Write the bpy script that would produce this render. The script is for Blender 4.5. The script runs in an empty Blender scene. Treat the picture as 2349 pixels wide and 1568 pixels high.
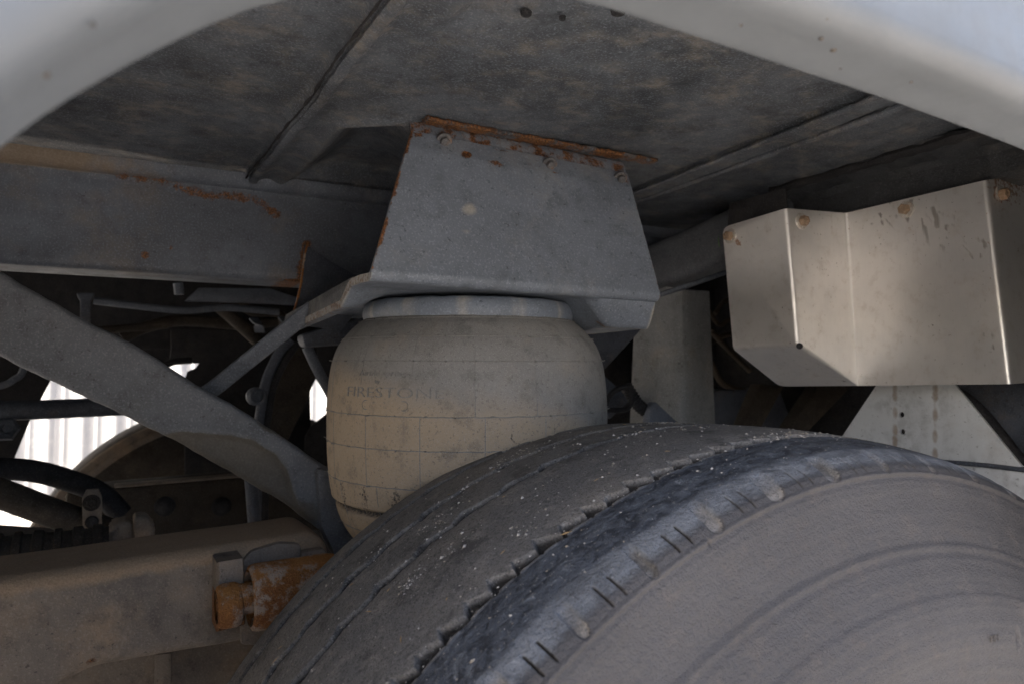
import bpy, bmesh, math, random
import numpy as np
from mathutils import Vector
random.seed(7); RNG = np.random.default_rng(7)
R = math.radians
C = bpy.context.scene.collection
scene = bpy.context.scene

# ------------------------------------------------------------------ camera
YAW, PIT, LENS = 28.0, 3.0, 26.0
cam_d = bpy.data.cameras.new('camera'); cam = bpy.data.objects.new('camera', cam_d); C.objects.link(cam)
cam.rotation_euler = (R(90 + PIT), 0, R(-YAW)); cam.location = (0, 0, 0)
cam_d.lens = LENS; cam_d.sensor_width = 36; cam_d.clip_start = 0.02; cam_d.clip_end = 500
cam_d.dof.use_dof = True; cam_d.dof.focus_distance = 0.72; cam_d.dof.aperture_fstop = 8.0
scene.camera = cam
scene.render.resolution_x = 1024; scene.render.resolution_y = 683

# ------------------------------------------------------------------ sky, sun, exposure
SUN_DIR = Vector((-0.80, -0.09, 0.68)).normalized()
w = bpy.data.worlds.new('World'); scene.world = w; w.use_nodes = True
wn = w.node_tree
sky = wn.nodes.new('ShaderNodeTexSky'); sky.sky_type = 'NISHITA'; sky.sun_disc = False
sky.sun_elevation = math.asin(SUN_DIR.z); sky.sun_rotation = math.atan2(SUN_DIR.x, SUN_DIR.y)
sky.air_density = 0.7; sky.dust_density = 4.0; sky.ozone_density = 0.5
bg = wn.nodes['Background']; bg.inputs['Strength'].default_value = 0.13
wn.links.new(sky.outputs[0], bg.inputs['Color'])
sun_d = bpy.data.lights.new('sun', 'SUN'); sun_d.energy = 4.0; sun_d.angle = R(0.5); sun_d.color = (1.0, 0.92, 0.80)
sun = bpy.data.objects.new('sun', sun_d); C.objects.link(sun)
sun.rotation_euler = SUN_DIR.to_track_quat('Z', 'Y').to_euler(); sun.location = (-3, 1, 4)
vs = scene.view_settings
vs.view_transform = 'Standard'; vs.look = 'None'; vs.gamma = 1.0; vs.exposure = 2.55; vs.use_curve_mapping = False
scene.cycles.max_bounces = 8; scene.cycles.diffuse_bounces = 5
GROUND = -1.10

# ------------------------------------------------------------------ helpers: points
FD = 2349 * LENS / 36; CX, CY = 1174.5, 784.0
_y, _p = R(YAW), R(PIT)
_f0 = np.array([math.sin(_y), math.cos(_y), 0]); _r = np.array([math.cos(_y), -math.sin(_y), 0]); _u0 = np.array([0, 0, 1.0])
_f = _f0 * math.cos(_p) + _u0 * math.sin(_p); _u = _u0 * math.cos(_p) - _f0 * math.sin(_p)
def ray(x, y): return _f + _r * ((x - CX) / FD) - _u * ((y - CY) / FD)
def at(x, y, X=None, Y=None, Z=None):
    """the point of a known plane (X, Y or Z given) seen at a place of the survey picture"""
    d = ray(x, y)
    if X is not None: return d * (X / d[0])
    if Y is not None: return d * (Y / d[1])
    return d * (Z / d[2])
def lerp(a, b, t): return a + (b - a) * t
def sstep(a, b, x):
    t = np.clip((x - a) / (b - a), 0, 1); return t * t * (3 - 2 * t)
def pdist(P, poly):
    P = np.asarray(P, float); d = np.full(len(P), 1e9)
    for a, b in zip(poly[:-1], poly[1:]):
        a = np.asarray(a, float); b = np.asarray(b, float); ab = b - a
        t = np.clip(((P - a) @ ab) / max(ab @ ab, 1e-12), 0, 1)
        d = np.minimum(d, np.linalg.norm(P - (a + t[:, None] * ab), axis=1))
    return d
def poly_sd(P, poly):
    """signed distance (negative inside) of 2D points to a 2D polygon"""
    P = np.asarray(P, float); poly = np.asarray(poly, float)
    d = pdist(np.c_[P, np.zeros(len(P))], [np.r_[q, 0] for q in list(poly) + [poly[0]]])
    ins = np.zeros(len(P), bool); n = len(poly)
    for i in range(n):
        a, b = poly[i], poly[(i + 1) % n]
        c = (a[1] > P[:, 1]) != (b[1] > P[:, 1])
        with np.errstate(divide='ignore', invalid='ignore'):
            xx = (b[0] - a[0]) * (P[:, 1] - a[1]) / (b[1] - a[1]) + a[0]
        ins ^= c & (P[:, 0] < xx)
    return np.where(ins, -d, d)
def spline(pts, n):
    pts = np.asarray(pts, float); L = np.r_[0, np.cumsum(np.linalg.norm(np.diff(pts, axis=0), axis=1))]
    P = np.vstack([2 * pts[0] - pts[1], pts, 2 * pts[-1] - pts[-2]])
    out = []
    for s in np.linspace(0, L[-1], n):
        i = min(np.searchsorted(L, s, 'right') - 1, len(pts) - 2); t = (s - L[i]) / (L[i + 1] - L[i])
        p0, p1, p2, p3 = P[i], P[i + 1], P[i + 2], P[i + 3]
        out.append(.5 * ((2 * p1) + (-p0 + p2) * t + (2 * p0 - 5 * p1 + 4 * p2 - p3) * t * t + (-p0 + 3 * p1 - 3 * p2 + p3) * t ** 3))
    return np.array(out)
def fbm(x, seed=0, oct=4):
    rg = np.random.default_rng(seed); v = 0 * x
    for k in range(oct):
        v = v + np.sin(x * (2.0 ** k) * (1 + .3 * rg.random()) + rg.random() * 7) / 1.6 ** k
    return v / 2.0

# ------------------------------------------------------------------ helpers: objects
def thing(name, label, cat, loc=(0, 0, 0), group=None):
    o = bpy.data.objects.new(name, None); C.objects.link(o); o.location = loc; o.empty_display_size = .05
    o['label'] = label; o['category'] = cat
    if group: o['group'] = group
    return o
def root_loc(p):
    while p is not None and p.parent is not None: p = p.parent
    return np.array(p.location) if p is not None else np.zeros(3)
def mk(name, V, F, m, parent=None, smooth=True, sharp=35, attrs=None, label=None, kind=None):
    V = np.asarray(V, np.float64); off = root_loc(parent)
    me = bpy.data.meshes.new(name)
    if isinstance(F, np.ndarray):
        nf, k = F.shape
        me.vertices.add(len(V)); me.vertices.foreach_set('co', (V - off).astype(np.float32).ravel())
        me.loops.add(nf * k); me.loops.foreach_set('vertex_index', F.astype(np.int32).ravel())
        me.polygons.add(nf); me.polygons.foreach_set('loop_start', np.arange(0, nf * k, k, dtype=np.int32))
        me.update(calc_edges=True)
    else:
        me.from_pydata([tuple(v) for v in (V - off)], [], [tuple(f) for f in F]); me.update()
    if attrs:
        for k, a in attrs.items():
            at_ = me.attributes.new(k, 'FLOAT', 'POINT'); at_.data.foreach_set('value', np.asarray(a, np.float32))
    if smooth:
        me.polygons.foreach_set('use_smooth', np.ones(len(me.polygons), bool))
        if sharp: me.set_sharp_from_angle(angle=R(sharp))
    me.materials.append(m)
    o = bpy.data.objects.new(name, me); C.objects.link(o); o.parent = parent
    if label: o['label'] = label
    if kind: o['kind'] = kind
    return o
def tag(o, label, cat, group=None):
    o['label'] = label; o['category'] = cat
    if group: o['group'] = group
    return o
def recenter(o):
    """a thing that is one mesh: its origin goes to its own middle"""
    n = len(o.data.vertices); co = np.empty(n * 3, np.float32); o.data.vertices.foreach_get('co', co)
    c = co.reshape(-1, 3).mean(0); o.data.vertices.foreach_set('co', (co.reshape(-1, 3) - c).ravel()); o.location = c; o.data.update()
    return o
def gridF(nu, nv, cu=False, cv=False):
    iu = np.arange(nu if cu else nu - 1); iv = np.arange(nv if cv else nv - 1)
    a, b = np.meshgrid(iu, iv, indexing='ij'); a = a.ravel(); b = b.ravel(); a1 = (a + 1) % nu; b1 = (b + 1) % nv
    return np.c_[a * nv + b, a1 * nv + b, a1 * nv + b1, a * nv + b1]
def rrect(wd, ht, r, n=4):
    """rounded rectangle section"""
    pts = []
    for cx, cy, a0 in ((wd / 2 - r, ht / 2 - r, 0), (-wd / 2 + r, ht / 2 - r, 90), (-wd / 2 + r, -ht / 2 + r, 180), (wd / 2 - r, -ht / 2 + r, 270)):
        for k in range(n + 1):
            a = R(a0 + 90 * k / n); pts.append((cx + r * math.cos(a), cy + r * math.sin(a)))
    return np.array(pts)
def circ(r, n=14): return np.array([(r * math.cos(2 * math.pi * k / n), r * math.sin(2 * math.pi * k / n)) for k in range(n)])
def sweepV(path, sec, up=(0, 0, 1), scale=None):
    path = np.asarray(path, float); T = np.gradient(path, axis=0); T /= np.linalg.norm(T, axis=1)[:, None]
    up = np.asarray(up, float); out = []
    for i, (p, t) in enumerate(zip(path, T)):
        s = np.cross(t, up); s /= np.linalg.norm(s) + 1e-12; u = np.cross(s, t)
        k = 1 if scale is None else scale[i]
        out.append(p + k * (sec[:, :1] * s + sec[:, 1:] * u))
    return np.array(out)
def tubeFV(G, cap=True):
    nu, nv = G.shape[:2]; V = G.reshape(-1, 3); F = [tuple(f) for f in gridF(nu, nv, False, True)]
    if cap: F += [tuple(range(nv)), tuple((nu - 1) * nv + k for k in range(nv))[::-1]]
    return V, F
def sweep(name, path, sec, m, parent=None, up=(0, 0, 1), scale=None, attrs=None, **k):
    V, F = tubeFV(sweepV(path, sec, up, scale))
    if callable(attrs): attrs = attrs(V)
    return mk(name, V, F, m, parent, attrs=attrs, **k)
def lathe(name, prof, c, axis, m, parent=None, n=48, close=False, **k):
    ax = np.asarray(axis, float); ax /= np.linalg.norm(ax); s = np.cross(ax, (0, 0, 1) if abs(ax[2]) < .9 else (0, 1, 0)); s /= np.linalg.norm(s); t = np.cross(ax, s)
    th = np.arange(n) * 2 * math.pi / n
    pr = np.asarray(prof, float)
    G = np.asarray(c, float) + pr[None, :, :1] * (np.cos(th)[:, None, None] * s + np.sin(th)[:, None, None] * t) + pr[None, :, 1:] * ax
    return mk(name, G.reshape(-1, 3), gridF(n, len(pr), True, close), m, parent, **k)
def slab(name, poly, thick, m, parent=None, bev=.002, seg=2, cuts=0, attrs=None, **k):
    """plate: polygon outline in space, thickness vector, rounded edges"""
    poly = [Vector(p) for p in poly]; th = Vector(thick)
    bm = bmesh.new(); a = [bm.verts.new(p) for p in poly]; f = bm.faces.new(a); n = len(a)
    b = [bm.verts.new(p + th) for p in poly]; bm.faces.new(b[::-1])
    for i in range(n): bm.faces.new((a[i], b[i], b[(i + 1) % n], a[(i + 1) % n]))
    bmesh.ops.recalc_face_normals(bm, faces=bm.faces[:])
    if bev: bmesh.ops.bevel(bm, geom=bm.edges[:], offset=bev, segments=seg, affect='EDGES', profile=.5)
    bmesh.ops.recalc_face_normals(bm, faces=bm.faces[:])
    bm.verts.ensure_lookup_table()
    for i, v in enumerate(bm.verts): v.index = i
    V = [v.co[:] for v in bm.verts]; F = [[v.index for v in f.verts] for f in bm.faces]; bm.free()
    if callable(attrs): attrs = attrs(np.array(V))
    return mk(name, V, F, m, parent, attrs=attrs, **k)
def bolt(pos, nrm, r, m, parent, wm=None, h=None, rot=None):
    """hex head bolt with a washer under it; both meshes are made once per size by the caller's loop"""
    nrm = np.asarray(nrm, float); nrm /= np.linalg.norm(nrm); s = np.cross(nrm, (0, 0, 1)); s /= np.linalg.norm(s); t = np.cross(nrm, s)
    h = h or r * .75; V = []; F = []; rot = random.random() if rot is None else rot
    for rr, z in ((r, 0), (r, h * .8), (r * .88, h), (r * .55, h), (r * .5, h * .93)):
        V += [pos + nrm * (z + .0012) + rr * (math.cos(rot + k * math.pi / 3) * s + math.sin(rot + k * math.pi / 3) * t) for k in range(6)]
    for j in range(4): F += [(j * 6 + k, j * 6 + (k + 1) % 6, j * 6 + 6 + (k + 1) % 6, j * 6 + 6 + k) for k in range(6)]
    F.append(tuple(range(24, 30)))
    b = mk('bolt', V, F, m, parent, smooth=False)
    lathe('washer', [(r * .3, .0019), (r * 1.45, .0019), (r * 1.55, .0012), (r * 1.55, -.0005)], pos, nrm, wm or m, b, n=20)
    return b

# ------------------------------------------------------------------ helpers: materials
class M:
    def __init__(s, name):
        s.m = bpy.data.materials.new(name); s.m.use_nodes = True; s.t = s.m.node_tree; s.b = s.t.nodes['Principled BSDF']
        s.co = s.t.nodes.new('ShaderNodeTexCoord').outputs['Object']
    def set(s, sock, v):
        if hasattr(v, 'is_linked') or isinstance(v, bpy.types.NodeSocket): s.t.links.new(v, sock)
        elif isinstance(v, (tuple, list)) and len(v) == 3 and sock.type == 'RGBA': sock.default_value = (*v, 1)
        else: sock.default_value = v
    def noise(s, scale, detail=4, rough=.6, vec=None, dist=0, off=None):
        n = s.t.nodes.new('ShaderNodeTexNoise'); n.inputs['Scale'].default_value = scale; n.inputs['Detail'].default_value = detail
        n.inputs['Roughness'].default_value = rough; n.inputs['Distortion'].default_value = dist
        v = vec or s.co
        if off: v = s.mapping(v, loc=off)
        s.t.links.new(v, n.inputs['Vector']); return n.outputs['Fac']
    def mapping(s, v, loc=(0, 0, 0), scale=(1, 1, 1), rot=(0, 0, 0)):
        n = s.t.nodes.new('ShaderNodeMapping'); n.inputs['Location'].default_value = loc; n.inputs['Scale'].default_value = scale; n.inputs['Rotation'].default_value = rot
        s.t.links.new(v, n.inputs['Vector']); return n.outputs[0]
    def voro(s, scale, feature='F1', out='Distance', vec=None):
        n = s.t.nodes.new('ShaderNodeTexVoronoi'); n.feature = feature; n.inputs['Scale'].default_value = scale
        s.t.links.new(vec or s.co, n.inputs['Vector']); return n.outputs[out]
    def math(s, op, a, b=0.0, clamp=False):
        n = s.t.nodes.new('ShaderNodeMath'); n.operation = op; n.use_clamp = clamp; s.set(n.inputs[0], a); s.set(n.inputs[1], b); return n.outputs[0]
    def rng(s, v, a, b, c=0.0, d=1.0):
        n = s.t.nodes.new('ShaderNodeMapRange'); n.interpolation_type = 'SMOOTHSTEP'
        for i, x in enumerate((v, a, b, c, d)): s.set(n.inputs[i], x)
        return n.outputs[0]
    def mix(s, f, a, b, mode='MIX'):
        n = s.t.nodes.new('ShaderNodeMix'); n.data_type = 'RGBA'; n.blend_type = mode
        s.set(n.inputs[0], f); s.set(n.inputs[6], a); s.set(n.inputs[7], b); return n.outputs[2]
    def attr(s, name):
        n = s.t.nodes.new('ShaderNodeAttribute'); n.attribute_name = name; return n.outputs['Fac']
    def bump(s, h, dist, strength=1.0, normal=None):
        n = s.t.nodes.new('ShaderNodeBump'); n.inputs['Distance'].default_value = dist; n.inputs['Strength'].default_value = strength
        s.set(n.inputs['Height'], h)
        if normal: s.t.links.new(normal, n.inputs['Normal'])
        return n.outputs[0]
    def out(s, col, rough, metal=0.0, normal=None, spec=.5, coat=0.0):
        s.set(s.b.inputs['Base Color'], col); s.set(s.b.inputs['Roughness'], rough); s.set(s.b.inputs['Metallic'], metal)
        s.b.inputs['Specular IOR Level'].default_value = spec; s.b.inputs['Coat Weight'].default_value = coat
        if normal: s.t.links.new(normal, s.b.inputs['Normal'])
        return s.m
def grime(name, base, base2, dust_and_light=(.22, .17, .12), dust_amt=.5, dust_lo=.52, dust_hi=.7, rough=.7, metal=0.0, bump=.0006, spark=.5, spec=.35, dscale=9, streak=None, blotch=.45, rustcol=((.055, .026, .014), (.24, .105, .038))):
    a = M(name)
    v = a.mapping(a.co, scale=streak) if streak else None
    n1 = a.noise(7, 8, .62); n2 = a.noise(38, 7, .65); n3 = a.noise(420, 3, .6); n4 = a.noise(dscale, 10, .68, vec=v, off=None if streak else (3.1, 1.7, 5.2)); n5 = a.noise(160, 5, .7)
    col = a.mix(a.rng(n1, .35, .65), base, base2)
    col = a.mix(a.math('MULTIPLY', a.rng(n4, dust_lo, dust_hi), dust_amt), col, dust_and_light)
    col = a.mix(a.math('MULTIPLY', a.rng(n2, .5, .7), .5), col, tuple(c * .5 for c in base))
    lum = tuple(min(1, c * 1.55 + .03) for c in base)
    col = a.mix(a.math('MULTIPLY', a.rng(n3, .52, .66), spark), col, lum)
    col = a.mix(a.math('MULTIPLY', a.rng(n5, .6, .68), .7), col, tuple(c * .25 for c in base))
    n6 = a.noise(19, 9, .72, off=(5.5, 2.2, 8.1)); col = a.mix(a.math('MULTIPLY', a.rng(n6, .52, .66), blotch), col, tuple(c * .5 for c in base2)); col = a.mix(a.math('MULTIPLY', a.rng(n6, .36, .26), blotch * .9), col, lum)
    d = a.attr('dust'); df = a.rng(a.math('ADD', d, a.math('MULTIPLY', a.math('SUBTRACT', n2, .5), .7)), .35, .75)
    col = a.mix(a.math('MULTIPLY', df, .85), col, a.mix(n3, tuple(c * .55 for c in dust_and_light), tuple(c * 1.35 for c in dust_and_light)))
    r = a.attr('rust'); nr_ = a.noise(75, 8, .75, off=(7, 7, 7)); rf = a.rng(a.math('ADD', r, a.math('ADD', a.math('MULTIPLY', a.math('SUBTRACT', nr_, .5), 1.6), a.math('MULTIPLY', a.math('SUBTRACT', n5, .5), .5))), .4, .68)
    rc = a.mix(a.rng(n3, .35, .65), *rustcol); rc = a.mix(a.rng(nr_, .54, .66), rc, rustcol[0])
    col = a.mix(rf, col, rc)
    hgt = a.math('ADD', a.math('MULTIPLY', n3, .6), a.math('ADD', n5, a.math('MULTIPLY', rf, .8)))
    ro = a.rng(n2, .3, .7, rough - .1, rough + .12)
    mt = a.math('MULTIPLY', a.math('SUBTRACT', 1.0, rf), metal) if metal else 0.0
    return a.out(col, ro, mt, a.bump(hgt, bump), spec)

m_under = grime('undercoat', (.105, .119, .14), (.052, .059, .07), dust_and_light=(.24, .212, .178), dust_amt=.7, dust_lo=.47, dust_hi=.74, rough=.62, bump=.0014, spark=.7, blotch=.55, streak=(2.4, 3.4, 3.4))
m_rail = grime('rail_paint', (.125, .144, .178), (.088, .1, .122), dust_amt=.35, rough=.58, bump=.0005, blotch=.25)
m_bracket = grime('bracket_paint', (.165, .192, .235), (.135, .157, .192), dust_and_light=(.36, .35, .32), dust_amt=.3, rough=.52, bump=.0004, spark=.4, blotch=.14)
m_post = grime('grey_post_paint', (.235, .245, .255), (.18, .187, .195), dust_and_light=(.33, .29, .24), dust_amt=.5, rough=.5, bump=.0004, blotch=.3)
m_brace = grime('brace_paint', (.14, .15, .168), (.112, .12, .133), dust_and_light=(.10, .088, .07), dust_amt=.3, rough=.62, bump=.0009, blotch=.2)
m_brace2 = grime('tarred_steel', (.05, .054, .06), (.03, .032, .035), dust_and_light=(.16, .14, .115), dust_amt=.6, rough=.5, bump=.0015)
m_arm = grime('dusty_arm', (.20, .168, .138), (.145, .124, .105), dust_and_light=(.30, .215, .14), dust_amt=.7, dust_lo=.45, rough=.8, bump=.0012, spark=.3)
m_dark = grime('black_underbody', (.022, .022, .025), (.014, .014, .016), dust_and_light=(.06, .05, .04), dust_amt=.5, rough=.75)
m_darkbrown = grime('dusty_black_steel', (.045, .036, .028), (.03, .025, .02), dust_and_light=(.11, .08, .055), dust_amt=.6, rough=.8)
m_blue = grime('blue_grey_steel', (.075, .088, .115), (.055, .062, .08), dust_amt=.35, rough=.6)
m_rust = grime('rusted_steel', (.42, .19, .052), (.22, .085, .026), dust_and_light=(.40, .33, .27), dust_amt=.9, dust_lo=.5, dust_hi=.6, dscale=34, rough=.85, bump=.003, spark=.3)
m_white = grime('galvanised_plate', (.66, .69, .71), (.55, .58, .60), dust_and_light=(.27, .20, .145), dust_amt=.25, rough=.5, bump=.0002, spark=.05, spec=.5, rustcol=((.20, .13, .08), (.36, .25, .16)))
m_bolt = grime('zinc_bolt', (.62, .59, .54), (.50, .47, .43), dust_and_light=(.42, .24, .12), dust_amt=.6, dscale=60, rough=.38, metal=.35, bump=.0002)
m_bolthead = grime('rusty_zinc_bolt', (.40, .30, .21), (.30, .20, .13), dust_and_light=(.33, .17, .08), dust_amt=.7, dscale=90, rough=.45, metal=.2, bump=.0002)
m_boltdark = grime('undercoated_bolt', (.10, .10, .105), (.07, .07, .075), dust_and_light=(.28, .13, .05), dust_amt=.6, dscale=60, rough=.6)

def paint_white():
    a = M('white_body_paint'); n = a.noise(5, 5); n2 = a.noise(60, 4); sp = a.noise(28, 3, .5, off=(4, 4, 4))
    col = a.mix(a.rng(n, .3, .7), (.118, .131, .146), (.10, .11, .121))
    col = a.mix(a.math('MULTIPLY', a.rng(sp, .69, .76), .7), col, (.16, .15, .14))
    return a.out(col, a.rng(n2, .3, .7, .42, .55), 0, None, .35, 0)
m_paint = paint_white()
def steel():
    a = M('dirty_stainless'); n1 = a.noise(9, 6); n2 = a.noise(55, 6, .7); n3 = a.noise(220, 4)
    st = a.noise(40, 5, .7, vec=a.mapping(a.co, scale=(1, 1, .12), rot=(R(14), 0, 0)))
    br = a.noise(60, 4, .6, vec=a.mapping(a.co, scale=(8, 8, .5)))
    col = a.mix(a.rng(n1, .35, .65), (.82, .80, .775), (.72, .71, .695))
    col = a.mix(a.math('MULTIPLY', a.rng(n2, .5, .72), .28), col, (.45, .39, .32))
    dirt = a.math('MULTIPLY', a.rng(n3, .66, .72), a.rng(a.noise(6, 3, off=(2, 9, 1)), .42, .62))
    d = a.attr('dust'); sm = a.rng(a.math('ADD', d, a.math('MULTIPLY', a.math('SUBTRACT', st, .5), 1.7)), .42, .85)
    dd = a.math('MAXIMUM', a.math('MULTIPLY', dirt, .9), a.math('MULTIPLY', sm, .75))
    col = a.mix(dd, col, (.10, .078, .058))
    r = a.attr('rust'); rf = a.rng(a.math('ADD', r, a.math('MULTIPLY', a.math('SUBTRACT', n3, .5), 1.4)), .45, .65)
    col = a.mix(a.math('MULTIPLY', rf, .75), col, (.36, .17, .07))
    ro = a.math('ADD', a.rng(br, .35, .65, .44, .54), a.math('MULTIPLY', dd, .3))
    h = a.math('ADD', a.math('MULTIPLY', br, .4), a.math('MULTIPLY', n2, .5))
    return a.out(col, ro, a.math('SUBTRACT', .85, a.math('MULTIPLY', dd, .7)), a.bump(h, .00025), .5)
m_steel = steel()
def rubber(name, c1, c2, tan, bump=.0005):
    a = M(name); n1 = a.noise(6, 6); n2 = a.noise(40, 7, .68); n3 = a.noise(330, 4, .65); n4 = a.noise(900, 2)
    col = a.mix(a.rng(n1, .35, .65), c1, c2)
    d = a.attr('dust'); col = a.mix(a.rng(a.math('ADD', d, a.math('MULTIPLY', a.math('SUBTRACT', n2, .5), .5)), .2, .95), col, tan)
    col = a.mix(a.math('MULTIPLY', a.rng(n2, .5, .68), .5), col, tuple(x * .55 for x in c2)); n6 = a.noise(15, 9, .72, off=(3, 8, 2)); col = a.mix(a.math('MULTIPLY', a.rng(n6, .5, .72), .22), col, tan); col = a.mix(a.math('MULTIPLY', a.rng(n6, .42, .3), .4), col, tuple(x * .6 for x in c2))
    col = a.mix(a.math('MULTIPLY', a.rng(n3, .56, .68), .5), col, tuple(x * .35 for x in c2))
    col = a.mix(a.math('MULTIPLY', a.rng(n4, .55, .66), .4), col, tuple(min(1, x * 1.7) for x in c1))
    r = a.attr('rust'); col = a.mix(a.rng(a.math('ADD', r, a.math('MULTIPLY', a.math('SUBTRACT', n3, .5), 1.3)), .4, .75), col, tuple(x * .22 for x in c2))
    return a.out(col, a.rng(n2, .3, .7, .72, .85), 0, a.bump(a.math('ADD', n3, a.math('MULTIPLY', n4, .6)), bump), .3)
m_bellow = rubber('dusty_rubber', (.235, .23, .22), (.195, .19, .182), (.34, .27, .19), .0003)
def tyre_mat():
    a = M('tyre_rubber'); n1 = a.noise(5, 6); n2 = a.noise(45, 8, .7); n3 = a.noise(300, 4, .65); n5 = a.noise(700, 2)
    z = a.attr('zone')      # 0 sidewall, .5 tread ribs, 1 worn shoulder
    # radial brush marks on the sidewall: noise in polar coordinates about the hub
    tr = a.rng(z, .2, .3); we = a.rng(a.attr('wr'), .1, .9)
    side = a.mix(a.rng(n1, .35, .65), (.056, .0535, .0545), (.041, .0395, .041))
    side = a.mix(a.math('MULTIPLY', a.rng(n2, .5, .75), .35), side, (.11, .092, .078))
    trd = a.mix(a.rng(n1, .4, .62), (.155, .146, .136), (.20, .178, .152))
    trd = a.mix(a.math('MULTIPLY', a.rng(n2, .5, .66), .6), trd, (.29, .262, .228)); n7 = a.noise(22, 9, .75, off=(2, 6, 1)); trd = a.mix(a.math('MULTIPLY', a.rng(n7, .5, .36), .75), trd, (.06, .055, .05)); trd = a.mix(a.math('MULTIPLY', a.rng(n3, .46, .36), .6), trd, (.05, .046, .042))
    wear = a.noise(58, 6, .72, vec=a.mapping(a.co, scale=(1.0, 1.8, 1.0)), dist=.5)
    wn_ = a.mix(a.rng(wear, .40, .54), (.018, .021, .028), (.066, .074, .088))
    wn_ = a.mix(a.rng(wear, .58, .70), wn_, (.16, .17, .19))
    pale = a.mix(a.rng(n2, .4, .65), (.15, .16, .175), (.085, .09, .10)); cf = a.rng(a.math('ADD', a.attr('core'), a.math('MULTIPLY', a.math('SUBTRACT', wear, .5), 1.6)), .3, .7); wn_ = a.mix(cf, pale, wn_)
    wn_ = a.mix(a.rng(a.noise(34, 5, .7, vec=a.mapping(a.co, loc=(1, 2, 3), scale=(1, 1.0, 1)), dist=.4), .62, .72), wn_, (.32, .335, .35))
    col = a.mix(tr, side, trd); col = a.mix(we, col, wn_)
    cv = a.t.nodes.new('ShaderNodeCombineXYZ'); a.t.links.new(a.math('MULTIPLY', a.attr('pa'), 26.0), cv.inputs[0]); a.t.links.new(a.math('MULTIPLY', a.attr('pr'), 9.0), cv.inputs[1]); rad = a.noise(2.0, 9, .72, vec=cv.outputs[0])
    cv2 = a.t.nodes.new('ShaderNodeCombineXYZ'); a.t.links.new(a.math('MULTIPLY', a.attr('pa'), 5.0), cv2.inputs[0]); a.t.links.new(a.math('MULTIPLY', a.attr('pr'), 170.0), cv2.inputs[1]); ringn = a.noise(2.2, 4, .6, vec=cv2.outputs[0])
    side = a.mix(a.math('MULTIPLY', a.rng(rad, .52, .74), .3), side, (.09, .082, .076)); side = a.mix(a.math('MULTIPLY', a.rng(rad, .46, .3), .3), side, (.045, .042, .041))
    side = a.mix(a.math('MULTIPLY', a.rng(ringn, .52, .66), .3), side, (.045, .042, .04)); col = a.mix(tr, side, trd); col = a.mix(we, col, wn_)
    g = a.attr('groove'); col = a.mix(a.rng(g, .02, .5), col, (.022, .018, .014))  # groove shade put into the colour: walls and floor go near black
    sp = a.rng(n3, .6, .68); col = a.mix(a.math('MULTIPLY', sp, a.math('MULTIPLY', tr, .5)), col, (.33, .31, .28))
    col = a.mix(a.math('MULTIPLY', a.rng(n5, .52, .66), .5), col, (.03, .028, .026))
    h = a.math('ADD', a.math('ADD', n3, a.math('MULTIPLY', n5, .5)), a.math('MULTIPLY', a.math('MULTIPLY', wear, we), 3.0))
    ro = a.math('SUBTRACT', a.rng(n2, .3, .7, .62, .78), a.math('MULTIPLY', we, .12))
    return a.out(col, ro, 0, a.bump(h, .0016), .4)
m_tyre = tyre_mat()
def ground_mat():
    a = M('gravel_ground'); n = a.noise(2, 8); n2 = a.noise(60, 5, .7)
    col = a.mix(a.rng(n, .3, .7), (.52, .485, .45), (.44, .41, .375)); col = a.mix(a.math('MULTIPLY', a.rng(n2, .5, .7), .5), col, (.22, .19, .15))
    return a.out(col, .9, 0, a.bump(n2, .01), .2)
m_ground = ground_mat()
def wall_mat():
    a = M('white_sheet_metal'); n = a.noise(1.2, 5); n2 = a.noise(14, 5)
    col = a.mix(a.rng(n, .3, .7), (.285, .29, .295), (.24, .243, .245)); return a.out(a.mix(a.math('MULTIPLY', a.rng(n2, .55, .7), .2), col, (.6, .57, .52)), .5)
m_wall = wall_mat()
def leaf_mat():
    a = M('green_leaf'); return a.out(a.mix(a.noise(60), (.05, .16, .02), (.09, .24, .03)), .5)
def grit_mat(name, c1, c2):
    a = M(name); return a.out(a.mix(a.rng(a.noise(90, 2), .4, .6), c1, c2), .9)
m_spot = grit_mat('mud_spot', (.05, .046, .042), (.085, .076, .068)); m_grit = grit_mat('pale_grit', (.46, .43, .39), (.26, .22, .17)); m_straw = grit_mat('dry_straw', (.45, .31, .15), (.34, .22, .11))

# ================================================================== the setting
g = mk('ground', [(-60, -60, GROUND), (60, -60, GROUND), (60, 60, GROUND), (-60, 60, GROUND)], [(0, 1, 2, 3)], m_ground, smooth=False); g['kind'] = 'structure'

# white corrugated metal wall of a shed beyond the vehicle
wall = thing('metal_wall', 'white corrugated metal shed wall seen bright through the gaps under the vehicle', 'wall', (-2.0, 7.0, GROUND))
wd = np.array([math.cos(R(12)), -math.sin(R(12)), 0])   # turned a little towards the sun
wnrm = np.array([wd[1], -wd[0], 0.0]); w0 = np.array([-7.3, 8.7, GROUND])
for k in range(16):
    prof = []
    for j in range(4):
        b = j * .25
        prof += [(b, 0), (b + .155, 0), (b + .175, .022), (b + .225, .022), (b + .245, 0)]
        prof[-5:-4] = [(b + .0, 0), (b + .05, 0), (b + .055, .004), (b + .07, .004), (b + .075, 0)]
    prof = [q for q in prof] + [(.999, 0)]
    P = np.array([[w0 + wd * (k + s) + wnrm * d + np.array([0, 0, z]) for z in (0, 4.2)] for s, d in prof])
    mk('wall_sheet', P.reshape(-1, 3), gridF(len(prof), 2), m_wall, wall, smooth=False)

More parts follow.
